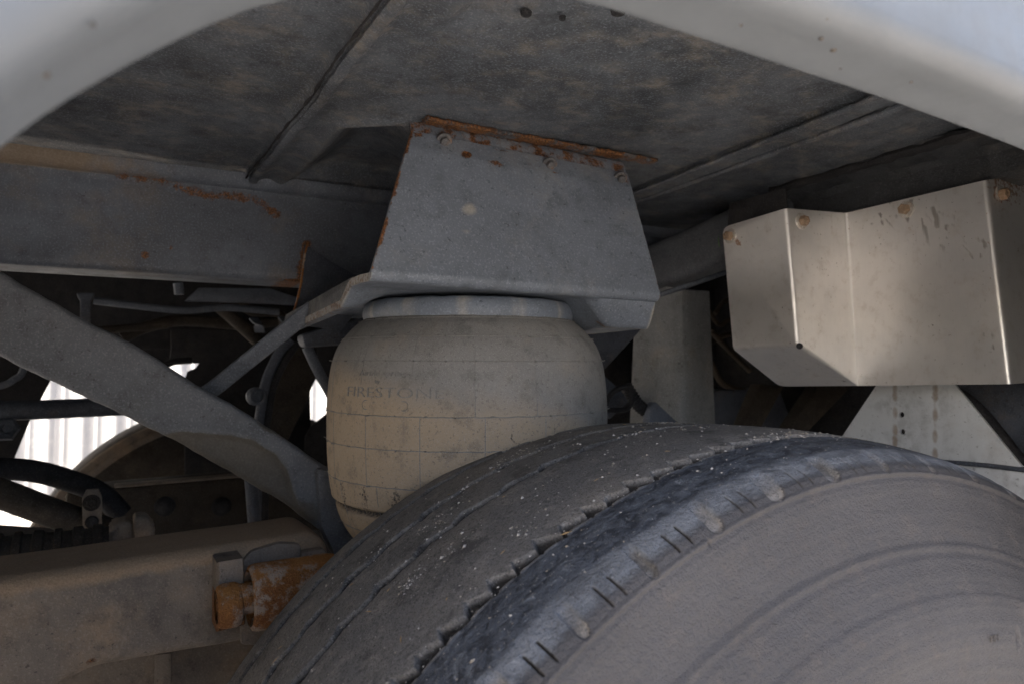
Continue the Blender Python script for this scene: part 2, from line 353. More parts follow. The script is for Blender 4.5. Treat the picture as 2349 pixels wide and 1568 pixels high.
# ================================================================== wheel arch and body side
body = thing('body_side', 'blurred white body panel with the wheel arch opening in front of everything', 'body panel', (.5, .2, GROUND))
YL = .25
left = [at(x, y, Y=YL) for x, y in ((-330, 720), (-180, 470), (0, 297), (75, 248), (150, 203), (225, 160), (300, 120), (375, 82), (450, 47), (540, 6), (660, -44))]
right = [at(x, y, Y=YL) for x, y in ((1330, -34), (1430, 2), (1610, 62), (1800, 126), (1960, 180), (2100, 228), (2230, 277), (2349, 322), (2480, 380), (2700, 520))]
a0, b0 = left[0], right[-1]
arch = [np.array([a0[0] - .02, YL, -.95])] + left + right + [np.array([b0[0] + .03, YL, -.3]), np.array([b0[0] + .05, YL, -.95])]
arch = np.concatenate([np.linspace(p, q, max(2, int(np.linalg.norm(q - p) / .03)), endpoint=False) for p, q in zip(arch[:-1], arch[1:])] + [np.array(arch[-1:])])
arch = spline(arch, 190)
for _ in range(3): arch[1:-1] = .25 * arch[:-2] + .5 * arch[1:-1] + .25 * arch[2:]
arch = arch; arch[:, 1] = YL
T = np.gradient(arch, axis=0); T /= np.linalg.norm(T, axis=1)[:, None]; Nn = np.c_[-T[:, 2], 0 * T[:, 0], T[:, 0]]   # outward from the opening
tt = sstep(-.15, .30, arch[:, 0])
prof = [(.016, .045), (.004, .044), (0, .041), (0, .036), (0, .02), (.001, 0), (.002, -.012), (.003, -.019), (.0055, -.0245), (.010, -.0275), (.016, -.0285), (.03, -.0285), (.06, -.0285), (.12, -.0285)]
rows = []
for off, dy in prof:
    rows.append(arch + Nn * off + np.c_[0 * tt, (dy * .2 if dy > 0 else dy * 1.15) + 0 * tt, 0 * tt])
rows = np.array(rows)
far = rows[-1].copy(); cc = np.array([.5, 0, -.2])
dirv = far - cc; dirv[:, 1] = 0
sc = np.minimum(6.5 / np.maximum(np.abs(dirv[:, 0]), 1e-6), np.where(dirv[:, 2] > 0, 2.4 / np.maximum(dirv[:, 2], 1e-6), .62 / np.maximum(-dirv[:, 2], 1e-6)))
sc = np.maximum(sc, 1.0)
far2 = cc + dirv * sc[:, None]; far2[:, 1] = YL - .036
G = np.concatenate([rows, (rows[-1] * .8 + far2 * .2)[None], far2[None]]); G[-2:, :, 1] = YL - .036
G = G.transpose(1, 0, 2)
mk('arch_panel', G.reshape(-1, 3), gridF(G.shape[0], G.shape[1]), m_paint, body, sharp=60)

# mud spots and stone chips on the lip
def on_lip(px, py):
    best = None
    for Y_ in np.linspace(YL - .026, YL - .002, 60):
        p = at(px, py, Y=Y_); d_ = np.hypot(arch[:, 0] - p[0], arch[:, 2] - p[2]); k = int(np.argmin(d_)); sgn = (p - arch[k]) @ Nn[k]
        if best is None or abs(sgn - .0012) < best[0]: best = (abs(sgn - .0012), p, Nn[k])
    return best[1], best[2]
for px, py, r in ((1893, 46, .0022), (1884, 92, .0012), (1912, 118, .0016), (1928, 158, .0010), (1700, 60, .0008), (2090, 190, .0009), (2190, 120, .0013), (110, 175, .0011), (215, 60, .0009)):
    p, nn = on_lip(px, py); lathe('mud_spot', [(.0001, -.0004), (r * .6, -.0003), (r, .0006)], p, nn, m_spot, body, n=12)

# ================================================================== floor of the vehicle over everything, and its far side
floor = thing('vehicle_floor', 'black underside of the vehicle floor above the suspension', 'floor pan', (.5, 1.4, .36))
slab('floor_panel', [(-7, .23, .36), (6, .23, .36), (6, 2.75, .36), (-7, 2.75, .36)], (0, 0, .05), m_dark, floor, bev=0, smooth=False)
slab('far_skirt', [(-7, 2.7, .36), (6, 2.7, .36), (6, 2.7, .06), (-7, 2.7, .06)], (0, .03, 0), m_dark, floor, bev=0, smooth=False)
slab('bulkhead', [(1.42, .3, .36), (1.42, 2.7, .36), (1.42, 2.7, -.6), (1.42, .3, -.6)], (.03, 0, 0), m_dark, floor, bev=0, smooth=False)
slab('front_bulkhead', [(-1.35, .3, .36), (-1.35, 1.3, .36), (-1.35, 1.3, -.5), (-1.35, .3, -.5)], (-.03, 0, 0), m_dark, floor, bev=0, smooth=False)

# ------------------------------------------------------------------ wheel housing (the dirty sheet metal roof of the wheel well)
ZC = .30
hous = thing('wheel_housing', 'dusty black undercoated sheet metal roof of the wheel well with seams', 'wheel well', (.3, .7, ZC))
S0, S1 = at(870, 0, Z=ZC), at(566, 405, Z=ZC); T0, T1 = at(1090, 0, Z=ZC), at(850, 222, Z=ZC)
U0, U1 = at(2040, 205, Z=ZC), at(1450, 442, Z=ZC); W0, W1 = at(2110, 225, Z=ZC), at(1455, 462, Z=ZC)
def sdl(P, a, b):
    d = (b - a)[:2]; d = d / np.linalg.norm(d); n = np.array([-d[1], d[0]]) ; s = (P[:, :2] - a[:2]) @ n
    return s
nx, ny = 520, 230
gx = np.linspace(-1.3, 1.40, nx); gy = np.linspace(.262, 1.16, ny); A, B = np.meshgrid(gx, gy, indexing='ij')
P = np.c_[A.ravel(), B.ravel(), np.full(A.size, ZC)]
def side(a, b):
    s = sdl(P, a, b); q = sdl(np.array([[5., .6, 0]]), a, b)[0]; return s * (1 if q > 0 else -1)
dS, dT, dU, dW = side(S0, S1), side(T0, T1), side(U0, U1), side(W0, W1)
wob = .002 * np.sin(P[:, 1] * 17) + .001 * np.sin(P[:, 1] * 37 + 1)
h = .008 * sstep(.004, -.004, dS + wob)                              # left sheet sits behind the lip
h -= .006 * np.exp(-((dS + wob - .012) / .009) ** 2)                   # rolled lip of the seam
fT = sstep(.60, .52, P[:, 1]) * .8 + .2; h += fT * (.005 * sstep(-.008, .006, dT) - .002 * np.exp(-((dT + .009) / .006) ** 2))
h -= .005 * sstep(-.004, .004, dU) * sstep(.004, -.004, dW)
h += .005 * np.exp(-((dU + .004) / .004) ** 2) + .006 * np.exp(-((dW - .004) / .005) ** 2)
pk = np.array([at(x, y, Z=ZC)[:2] for x, y in ((640, 420), (690, 388), (785, 283), (930, 278), (960, 330), (990, 470))])
sd = poly_sd(P[:, :2], pk); h += .034 * sstep(.006, -.06, sd) - .007 * np.exp(-(sd / .012) ** 2)
h += .0015 * np.sin(P[:, 0] * 9 + 2 * P[:, 1]) + .001 * np.sin(P[:, 0] * 23 - 14 * P[:, 1])
P[:, 2] += h
# dusty rims along seams and the pocket
dust_and_light = .3 * fT * np.exp(-((dT + .008) / .007) ** 2) + .45 * np.exp(-((sd - .003) / .011) ** 2) + .25 * np.exp(-((P[:, 0] - .2) / .25) ** 2 - ((P[:, 1] - .62) / .1) ** 2)
rust = .18 * np.exp(-(dW / .006) ** 2) * (P[:, 1] < .8)
mk('housing_panel', P, gridF(nx, ny)[:, ::-1], m_under, hous, attrs={'dust': dust_and_light, 'rust': rust}, sharp=None)
# cracked sealant bead along the left seam
n = 160; t = np.linspace(-.03, 1.0, n)[:, None]; pth = S0 + (S1 - S0) * t
sn = np.array([-(S1 - S0)[1], (S1 - S0)[0], 0]); sn /= np.linalg.norm(sn)
wv = .003 * fbm(t[:, 0] * 7, 3, 2) + .0007 * fbm(t[:, 0] * 40, 5, 3)
pth = pth + sn * wv[:, None]; pth[:, 2] = ZC - .0035
sweep('seam_sealant', pth, circ(1, 7), m_dark, hous, scale=.0009 + .0012 * np.abs(fbm(t[:, 0] * 23, 9)))
lip = pth + np.array([.010, 0, 0]); lip[:, 2] = ZC - .006
sweep('seam_lip', lip, np.array([(a * 1.7, b) for a, b in circ(1, 9)]), m_under, hous, scale=.0035 + .0008 * np.abs(fbm(t[:, 0] * 18, 2)))
for q0, q1, rr in ((U0, U1, .0032), (W0, W1, .0042)):
    n = 90; t = np.linspace(-.06, 1.02, n)[:, None]; p = q0 + (q1 - q0) * t; p[:, 2] = ZC - .003; p[:, 0] += .0016 * fbm(t[:, 0] * 30, 4)
    sweep('seam_ridge', p, np.array([(a * 1.8, b) for a, b in circ(1, 9)]), m_under, hous, scale=rr * (.8 + .35 * np.abs(fbm(t[:, 0] * 45, 6))))
for px, py, r in ((1207, 34, .0045), (1418, 30, .006), (1290, 44, .0028)):
    lathe('rubber_plug', [(0.0001, -.0012), (r * .6, -.0012), (r * .95, -.0006), (r * 1.05, .002)], at(px, py, Z=ZC - .002), (0, 0, 1), m_dark, hous, n=20)

# ------------------------------------------------------------------ chassis rail on the left
YR = 1.15
zt = ZC; zb = at(300, 622, Y=YR)[2]
rail = thing('chassis_rail', 'grey blue chassis rail with rusty weld seam running left above the diagonal brace', 'chassis rail', (-.2, YR, zb))
xe = at(694, 600, Y=YR)[0]
sec = []
for a in np.linspace(0, 1, 14): sec.append((YR - .021 + .020 * (1 - math.cos(a * math.pi / 2)), zt + .004 - .020 * math.sin(a * math.pi / 2)))
for a in np.linspace(0, 1, 26)[1:]: sec.append((YR, lerp(zt - .018, zb + .012, a)))
for a in np.linspace(0, 1, 8)[1:]: sec.append((YR + .012 - .012 * math.cos(a * math.pi / 2), zb + .012 - .012 * math.sin(a * math.pi / 2)))
for a in np.linspace(0, 1, 10)[1:]: sec.append((YR + .012 + .07 * a, zb))
sec.append((YR + .082, zb + .01)); sec = np.array(sec)
xs = np.linspace(-1.3, 1.0, 420)
G = np.array([[(x, y, z) for y, z in sec] for x in xs]); V = G.reshape(-1, 3)
V[:, 1] += .002 * fbm(V[:, 0] * 20, 3) * (V[:, 2] > zt - .03)
rl = [at(x, y, Y=YR) for x, y in ((275, 398), (300, 404), (345, 410), (395, 420), (425, 436), (465, 447), (520, 450), (570, 456), (600, 466), (620, 482), (632, 492))]
rust = np.exp(-(pdist(V, rl) / .011) ** 2) * .62
for x, y, r in ((332, 585, .008), (392, 568, .004), (285, 398, .010), (625, 485, .009)): rust = np.maximum(rust, np.exp(-(np.linalg.norm(V - at(x, y, Y=YR), axis=1) / r) ** 2) * .8)
rc = [at(x, y, Y=YR) for x, y in ((704, 560), (696, 600), (688, 640))]
rust = np.maximum(rust, np.exp(-(pdist(V, rc) / .009) ** 2) * .8)
rust = np.maximum(rust, .8 * sstep(xe - .06, xe - .012, V[:, 0]) * sstep(xe + .01, xe - .004, V[:, 0]) * (V[:, 2] < zb + .004))
dust_and_light = .8 * sstep(-.008, .002, V[:, 2] - (zt - .016)) * sstep(.25, -.15, V[:, 0]) + .35 * (V[:, 2] < zb + .003)
mk('rail_web', V, gridF(*G.shape[:2])[:, ::-1], m_rail, rail, attrs={'rust': rust, 'dust': dust_and_light})
# rail continues set back behind the bracket
hp = [at(x, y, Y=YR - .012) for x, y in ((700, 560), (760, 600), (860, 655), (860, 668), (780, 760), (668, 740), (690, 650))]
gp = slab('gusset_plate', hp, (0, .008, 0), m_blue, rail, bev=.0015)
ep = spline([at(x, y, Y=YR - .014) for x, y in ((706, 556), (698, 590), (692, 640), (684, 680), (672, 722))], 40)
sweep('rusty_weld', ep, circ(1, 7), m_rust, rail, up=(0, 1, 0), scale=.0012 + .0012 * np.abs(fbm(np.linspace(0, 30, 40), 4)))

# ================================================================== spring bracket
brk = thing('spring_bracket', 'blue grey steel hanger plate with rusty edges above the air spring', 'bracket', (.41, .75, .2))
YB, YT = .722, .785
TL, TR = at(944, 300, Y=YT), at(1440, 398, Y=YT); BL, BR = at(852, 640, Y=YB) + np.array([0, 0, .009]), at(1515, 690, Y=YB) + np.array([0, 0, .009])
nu, nv1 = 90, 60
us = np.linspace(0, 1, nu)
def YFOLD(s):
    """the plate is folded below the bolts: its top strip leans back"""
    return -.004 * (min(s / .13, (1 - s) / .87))
def brow(u, s):
    """point of the front skin: s<1 on the face, then round the fold, under the plate"""
    eL, eR = sstep(.17, .02, u), sstep(.71, .85, u)
    def drop(dy): return eL * .020 * sstep(.072, .125, dy) + eR * .034 * sstep(.004, .028, dy)
    if s <= 1:
        p = (TL * (1 - u)[:, None] + TR * u[:, None]) * (1 - s) + (BL * (1 - u)[:, None] + BR * u[:, None]) * s
        p = p * (1 + YFOLD(s) / p[:, 1:2])
        return p
    q = BL * (1 - u)[:, None] + BR * u[:, None]
    k = s - 1
    if k <= .2:      # fold
        a = k / .2 * math.pi / 2; r = .010
        return q + np.c_[0 * u, 0 * u + r * (1 - math.cos(a)), 0 * u - r * math.sin(a)]
    if k <= .55:     # joggle
        a = (k - .2) / .35; dy = .010 + .125 * a
        return q + np.c_[0 * u, 0 * u + dy, -.010 + .002 * min(1, a * 4) - drop(dy)]
    a = (k - .55) / .45
    return q + np.c_[0 * u, 0 * u + .135 + .335 * a, -.008 - drop(.2) - eL * .011 * a]
ss = np.r_[np.linspace(0, 1, nv1), 1 + np.linspace(0, .2, 7)[1:], 1 + np.linspace(.2, .55, 40)[1:], 1 + np.linspace(.55, 1, 14)[1:]]
F_ = np.array([brow(us, s) for s in ss]).transpose(1, 0, 2)           # (u, s, 3)
Tn = np.gradient(F_, axis=1); Un = np.gradient(F_, axis=0); Nr = np.cross(Un, Tn); Nr /= np.linalg.norm(Nr, axis=2)[..., None]
if Nr[nu // 2, 20, 1] < 0: Nr = -Nr                                   # inwards (+Y)
TH = .0085
Bk = F_ + Nr * TH
loop = np.concatenate([F_, Bk[:, ::-1]], axis=1)                      # closed section
V = loop.reshape(-1, 3); nl = loop.shape[1]
Fc = [tuple(f) for f in gridF(nu, nl, False, True)]
for row in (0, nu - 1):
    ns = len(ss)
    for j in range(ns - 1):
        a = [row * nl + j, row * nl + j + 1, row * nl + nl - 2 - j, row * nl + nl - 1 - j]
        Fc.append(tuple(a if row == 0 else a[::-1]))
uu = np.repeat(us, nl); sidx = np.tile(np.r_[ss, ss[::-1]], nu); isback = np.tile(np.r_[np.zeros(len(ss)), np.ones(len(ss))], nu)
edge = np.minimum(uu, 1 - uu)
rust = .46 * np.exp(-(edge / .006) ** 2) + .35 * np.exp(-(uu / .03) ** 2) * (np.sin(sidx * 19) > -.2) * (sidx < 1)
for u0, s0, ru, rs, k in ((.235, .10, .03, .035, .85), (.36, .13, .05, .035, .55), (.66, .1, .02, .02, .5), (.03, .02, .03, .03, .7), (.98, .06, .03, .1, .5), (.045, .93, .02, .02, .5), (.70, .25, .01, .01, .4), (.45, .02, .3, .018, .45), (.62, .12, .02, .015, .8), (.51, .09, .02, .02, .6)):
    rust = np.maximum(rust, k * np.exp(-((uu - u0) / ru) ** 2 - ((sidx - s0) / rs) ** 2))
rust = np.maximum(rust, .62 * np.exp(-((sidx - 1.27) / .02) ** 2) * sstep(.74, .84, uu))
rust = np.maximum(rust, .5 * (sidx > 1.5) * np.exp(-(np.minimum(uu, 1 - uu) / .05) ** 2))
dust_and_light = .75 * np.exp(-((uu - .27) / .04) ** 2 - ((sidx - .52) / .06) ** 2) + .6 * np.exp(-((uu - .265) / .03) ** 2 - ((sidx - .68) / .03) ** 2) + .3 * (sidx > 1.2) + .5 * np.exp(-(edge / .006) ** 2) * (sidx > 1.0)
mk('bracket_plate', V, Fc, m_bracket, brk, attrs={'rust': rust, 'dust': dust_and_light}, sharp=45)
# side gusset standing on the left end of the plate, behind the cut edge
Lp = F_[0]; base = Lp[[np.argmin(abs(ss - k)) for k in (1.385, 1.42, 1.46, 1.5, 1.55, 1.7, 1.85, 2.0)]] + np.array([.003, 0, TH])
gs = list(base) + [base[-1] + np.array([0, -.02, .021]), base[0] + np.array([0, 0, .004])]
slab('side_gusset', gs, (.007, 0, 0), m_brace2, brk, bev=.0012)
# top edge: rusted flat bar between plate and housing
q0, q1 = at(975, 276, Z=ZC - .004), at(1500, 372, Z=ZC - .004)
n = 120; t = np.linspace(0, 1, n); p = q0 + (q1 - q0) * t[:, None]
bar = sweepV(p, rrect(.017, .005, .0015, 3)); 
V, F = tubeFV(bar); V = V + np.c_[0 * V[:, 0], .0012 * fbm(V[:, 0] * 160, 5), .0012 * fbm(V[:, 0] * 210, 2)]
mk('rusted_flat_bar', V, F, m_under, brk, label='rusty flat bar along the top edge', attrs={'rust': .64 + .25 * fbm(V[:, 0] * 50, 1)})
tf = [TL + (0, 0, .006), TR + (0, 0, .006)]
n = 110; t = np.linspace(0, 1, n); p = np.array([TL + (TR - TL) * k for k in t]); p += np.array([.0, .008, .012])
flange = np.array([[a, a + np.array([0, .002, .010]), a + np.array([0, .008, .018]), a + np.array([0, .03, .021])] for a in p - np.array([0, .004, .012])])
mk('top_flange', flange.reshape(-1, 3), gridF(n, 4), m_bracket, brk, attrs={'rust': .5 + .12 * fbm(np.repeat(t * 40, 4), 7)})
fn = np.cross(TR - TL, BL - TL); fn /= np.linalg.norm(fn); fn = fn if fn[1] < 0 else -fn
for u, s in ((.135, .075 - .045), (.60, .055), (.95, .06)):
    p = (TL * (1 - u) + TR * u) * (1 - s) + (BL * (1 - u) + BR * u) * s; p = p * (1 + YFOLD(s) / p[1]); fn = np.array([-.12, -.82, -.55])
    bolt(p, fn, .0060, m_boltdark, brk, wm=m_boltdark, h=.006)

# ================================================================== air spring
SC = np.array([.405, .883, 0.0]); dirc = -SC / np.linalg.norm(SC); phi0 = math.atan2(dirc[1], dirc[0])
spr = thing('air_spring', 'dusty grey rubber air spring bellows with moulded lines under the bracket', 'air spring', (SC[0], SC[1], -.24))
tilt = R(1.6)
def spt(r, z, phi):
    """point on the spring: phi measured from the side facing the road, positive to the right"""
    a = phi0 + phi; p = np.stack([r * np.cos(a), r * np.sin(a), z + 0 * a], -1)
    d = p @ np.array([dirc[0], dirc[1], 0])
    return p + SC - np.stack([0 * d, 0 * d, d * math.sin(tilt)], -1)
sp_prof = np.array([(.126, .088), (.134, .079), (.147, .069), (.158, .057), (.166, .046), (.1725, .030), (.1765, .012), (.179, -.012), (.180, -.04), (.1795, -.07), (.178, -.10), (.175, -.125), (.172, -.138), (.1685, -.146), (.164, -.162), (.155, -.180), (.142, -.196), (.124, -.208), (.10, -.215)])
pr = spline(np.c_[sp_prof, 0 * sp_prof[:, 0]], 260)[:, :2]
zz = pr[:, 1].copy(); rr = pr[:, 0].copy()
rr = rr - .0075 * np.exp(-((zz + .1445) / .0032) ** 2) + .0012 * np.exp(-((zz + .139) / .003) ** 2)
def r_at(z): return np.interp(-np.asarray(z, float), -pr[:, 1], pr[:, 0])
nph = 360; ph = np.linspace(-math.pi, math.pi, nph, endpoint=False)
Gs = spt(rr[None, :], zz[None, :], ph[:, None])
V = Gs.reshape(-1, 3); PH = np.repeat(ph, len(rr)); ZZ = np.tile(zz, nph)
dust_and_light = np.clip(sstep(.03, -.08, ZZ + .045 * np.sin(PH * .9 - .3)) * 1.1 + .10 * np.sin(PH * 5 + ZZ * 30) - .08, 0, 1)  # warm light on the lower bellows painted in as tan, along with dust
stain = .62 * sstep(-.095, -.12, ZZ) * sstep(-.155, -.138, ZZ) * (.5 + .5 * np.sin(PH * 37) * np.sin(PH * 13 + 1))
stain = np.maximum(stain, .75 * np.exp(-((ZZ + .1445) / .0042) ** 2))
def crack(pts, wdt, k):
    global stain
    q = [spt(float(r_at(z)), z, p) for p, z in pts]; stain = np.maximum(stain, k * np.exp(-(pdist(V, q) / wdt) ** 2))
crack([(.27, -.046), (.26, -.058), (.30, -.063), (.36, -.064), (.40, -.061)], .002, .62)
crack([(.56, -.048), (.55, -.062), (.565, -.075), (.54, -.084)], .0022, .62); crack([(.47, -.063), (.50, -.066), (.505, -.08)], .0022, .6)
crack([(.10, -.082), (.115, -.09), (.10, -.10)], .0018, .55); crack([(.115, -.09), (.14, -.086)], .0018, .5)
mk('bellows', V, gridF(nph, len(rr), True, False), m_bellow, spr, attrs={'dust': dust_and_light, 'rust': stain}, sharp=None)
# moulding lines: rings, uprights
LZ = [.0755, .0535, .026, -.034, -.0705, -.112, -.168]
whisk = []
for z in LZ:
    n = 240; a = np.linspace(-math.pi, math.pi, n, endpoint=False); r0 = float(r_at(z))
    wig = 0 if z > 0 else .0005
    G = np.array([spt(r0 + .0001 + .0006 * np.cos(b), z + .0006 * np.sin(b) + wig * fbm(a * 40, 3), a) for b in np.linspace(0, 2 * math.pi, 5, endpoint=False)]).transpose(1, 0, 2)
    mk('moulding_ring', G.reshape(-1, 3), gridF(n, 5, True, True), m_bellow, spr)
    for k in range(32):
        whisk.append((z, (k + .5 * (z < -.03)) * math.pi / 16 + .04 + random.uniform(-.01, .01)))
st = math.pi / 8
for z0, z1, off in ((.0755, -.034, .04), (-.034, -.112, .10), (-.112, -.2, .18)):
    for k in range(-4, 5):
        p_ = off + k * st; n = 40
        zs = np.linspace(z0, z1, n)
        if z0 > 0 and k in (-3, -2, -1): zs = np.linspace(z0, (.0 if k == -2 else .012) if k != -3 else z1, n)
        rv = r_at(zs)
        G = np.array([spt(rv - .0001 + .00045 * math.cos(b), zs, p_ + .0005 * math.sin(b) / .17) for b in np.linspace(0, 2 * math.pi, 5, endpoint=False)]).transpose(1, 0, 2)
        mk('moulding_line', G.reshape(-1, 3), gridF(n, 5, False, True), m_bellow, spr)
Vw = []; Fw = []
for z, p_ in whisk:
    r0 = float(r_at(z)); L = random.uniform(.0015, .005); b0_ = spt(r0, z, p_); b1 = spt(r0 + L, z + random.uniform(-.001, .0015), p_ + random.uniform(-.02, .02)); k0 = len(Vw)
    for q, rad in ((b0_, .0008), (b1, .0005)):
        for j in range(4): Vw.append(q + rad * np.array([math.cos(j * 1.57) * .7, math.cos(j * 1.57) * .7, math.sin(j * 1.57)]))
    Fw += [(k0 + j, k0 + (j + 1) % 4, k0 + 4 + (j + 1) % 4, k0 + 4 + j) for j in range(4)] + [(k0 + 4, k0 + 5, k0 + 6, k0 + 7)]
mk('rubber_whisker', Vw, Fw, m_bellow, spr, kind='stuff')
# raised lettering
def lettering(txt, phc, zc, size, width, thick=.0016):
    cu = bpy.data.curves.new('lettering', 'FONT'); cu.body = txt; cu.size = size; cu.align_x = 'CENTER'; cu.align_y = 'CENTER'; cu.extrude = thick / 2; cu.resolution_u = 3; cu.offset = -.00025 * size / .016
    ob = bpy.data.objects.new('lettering_tmp', cu); C.objects.link(ob); dg = bpy.context.evaluated_depsgraph_get()
    me = bpy.data.meshes.new_from_object(ob.evaluated_get(dg)); bpy.data.objects.remove(ob)
    n = len(me.vertices); co = np.empty(n * 3, np.float32); me.vertices.foreach_get('co', co); co = co.reshape(-1, 3)
    sx = width / (co[:, 0].max() - co[:, 0].min())
    z = zc + co[:, 1]; r = np.array([float(r_at(q)) for q in z]); W_ = spt(r + co[:, 2] + .0001, z, phc + co[:, 0] * sx / .178)
    F = [list(p.vertices) for p in me.polygons]; bpy.data.meshes.remove(me)
    return mk('lettering', W_, F, m_bellow, spr, smooth=False)
lettering('Airide springs', -.565, .0125, .0095, .071)
lettering('by', -.60, .0035, .006, .006)
lettering('FIRESTONE', -.515, -.009, .0165, .130)
a = np.linspace(0, 2 * math.pi, 60, endpoint=False)
ox = np.sign(np.cos(a)) * .026 + .005 * np.cos(a); oz = .005 * np.sin(a)
G = np.array([spt(r_at(-.0215 + oz) + .0006 * math.cos(b), -.0225 + oz + .0006 * math.sin(b), -.545 + ox / .178) for b in np.linspace(0, 2 * math.pi, 5, endpoint=False)]).transpose(1, 0, 2)
mk('slot_outline', G.reshape(-1, 3), gridF(60, 5, True, True), m_bellow, spr)
# steel bead ring at the top and piston below
bz = at(1080, 735, Y=SC[1] - .14)[2]
rp = [(.06, .101), (.122, .101), (.129, .100), (.1335, .097), (.1362, .091), (.137, .084), (.1355, .078), (.129, .0755)]
n = 160; a = np.linspace(-math.pi, math.pi, n, endpoint=False)
G = np.array([spt(r + .0006 * fbm(a * 9, 5), z + .0006 * fbm(a * 14, 2), a) for r, z in rp]).transpose(1, 0, 2)
mk('bead_ring', G.reshape(-1, 3), gridF(n, len(rp), True), m_bracket, spr, attrs={'dust': np.repeat(.35 + .3 * fbm(a * 11, 6), len(rp))})
lathe('piston', [(.02, -.19), (.09, -.19), (.1, -.2), (.105, -.25), (.11, -.3), (.02, -.3)], SC, (0, 0, 1), m_dark, spr, n=40)

# ================================================================== wheel
WC = np.array([.5228, 0, -.572])
whl = thing('road_wheel', 'large worn tyre on a steel rim with dirty tread in the foreground', 'wheel', (WC[0], .5, WC[2]))
prof = np.array([(.350, .300), (.338, .312), (.329, .322), (.327, .334), (.3255, .346), (.326, .365), (.331, .39), (.337, .41), (.346, .43), (.357, .452), (.366, .478), (.371, .495), (.3735, .501), (.3775, .506), (.383, .5095), (.390, .5130), (.396, .5155), (.41, .519), (.43, .5225), (.452, .525), (.49, .5275), (.53, .5285), (.575, .528), (.61, .5275), (.64, .5265), (.68, .5245), (.735, .5195), (.751, .511), (.761, .497), (.768, .47), (.771, .44), (.767, .40), (.755, .36), (.745, .32)])
seg = []
for i in range(len(prof) - 1):
    L = np.linalg.norm(prof[i + 1] - prof[i]); yy = prof[i, 0]; step = .0011 if .370 < yy < .40 and prof[i, 1] > .49 else (.0016 if yy < .73 and prof[i, 1] > .5 else (.0025 if prof[i, 0] < .4 else .008))
    seg.append(max(2, int(L / step)))
pr3 = np.c_[prof, 0 * prof[:, 0]]
PP = np.vstack([2 * pr3[0] - pr3[1], pr3, 2 * pr3[-1] - pr3[-2]]); pts = []
for i in range(len(prof) - 1):
    p0, p1, p2, p3 = PP[i:i + 4]
    for k in range(seg[i]):
        t = k / seg[i]; pts.append(.5 * ((2 * p1) + (-p0 + p2) * t + (2 * p0 - 5 * p1 + 4 * p2 - p3) * t * t + (-p0 + 3 * p1 - 3 * p2 + p3) * t ** 3))
tp = np.array(pts)[:, :2]
tn = np.gradient(tp, axis=0); tn = np.c_[tn[:, 1], -tn[:, 0]]; tn /= np.linalg.norm(tn, axis=1)[:, None]
if tn[np.argmax(tp[:, 1]), 1] < 0: tn = -tn
th = np.r_[np.radians(np.linspace(40, 168, 1560, endpoint=False)), np.radians(np.linspace(168, 400, 180, endpoint=False))]
YY, TT = np.meshgrid(tp[:, 0], th); RR = np.tile(tp[:, 1], (len(th), 1)); D = np.zeros_like(YY); GR = np.zeros_like(YY)
deg = np.degrees(TT)
trd = (RR > .5135) & (YY < .745)
def tri(x): return 2 * np.abs(2 * (x - np.floor(x + .5))) - 1
irr = .25 * np.sin(TT * 41) + .2 * np.sin(TT * 97 + 1)
for y0, amp, per, wid, dep, ph_ in ((.452, .0034, 2.4, .0052, .012, 0), (.577, .0036, 4.9, .0048, .012, .35), (.6385, .0034, 4.9, .0050, .012, .1), (.700, .0026, 4.9, .0042, .010, .7)):
    f_ = deg / per + ph_ + .16 * irr; fr_ = f_ - np.floor(f_); sw = np.where(fr_ < .74, fr_ / .74, (1 - fr_) / .26)
    big = .75 + .5 * (np.floor(f_) % 2) * (per < 4) + .2 * np.sin(np.floor(f_) * 2.7)
    yc = y0 + amp * (sw - .5) * 2 * big + .0006 * np.sin(deg * 1.9) + .0004 * np.sin(deg * 3.7 + y0 * 90)
    ww = wid * (.55 + .75 * sw * big)
    k = sstep(1.2, .8, np.abs(YY - yc) / ww) * trd
    D -= dep * k; GR = np.maximum(GR, k)
    # rounded worn lips
    D -= .0006 * np.exp(-((np.abs(YY - yc) - ww) / .0025) ** 2) * trd
# shoulder pockets and sipes
NP = 6.75; ph_n = (deg - 109.4) / NP; fr = ph_n - np.round(ph_n)
u = fr * NP; vY = (RR - .5085) / .0062
u2 = u / (.70 + .25 * np.sin(np.round(ph_n) * 5.1)) + .18 * vY
pocket = sstep(1.12, .82, np.sqrt(u2 ** 2 + np.minimum(vY + .25, 0) ** 2 + .25 * np.maximum(vY, 0) ** 2)) * sstep(.400, .390, YY)
pocket *= (.7 + .3 * np.sin(np.round(ph_n) * 2.3))
D -= .0058 * pocket; GR = np.maximum(GR, .09 * pocket)
fs = (ph_n + .5) - np.round(ph_n + .5); us_ = fs * NP
for o in (-.66, .66):
    k = sstep(.105, .05, np.abs(us_ - o)) * sstep(.5035, .5045, RR) * sstep(.5135, .5125, RR) * (YY < .41)
    D -= .004 * k; GR = np.maximum(GR, k)
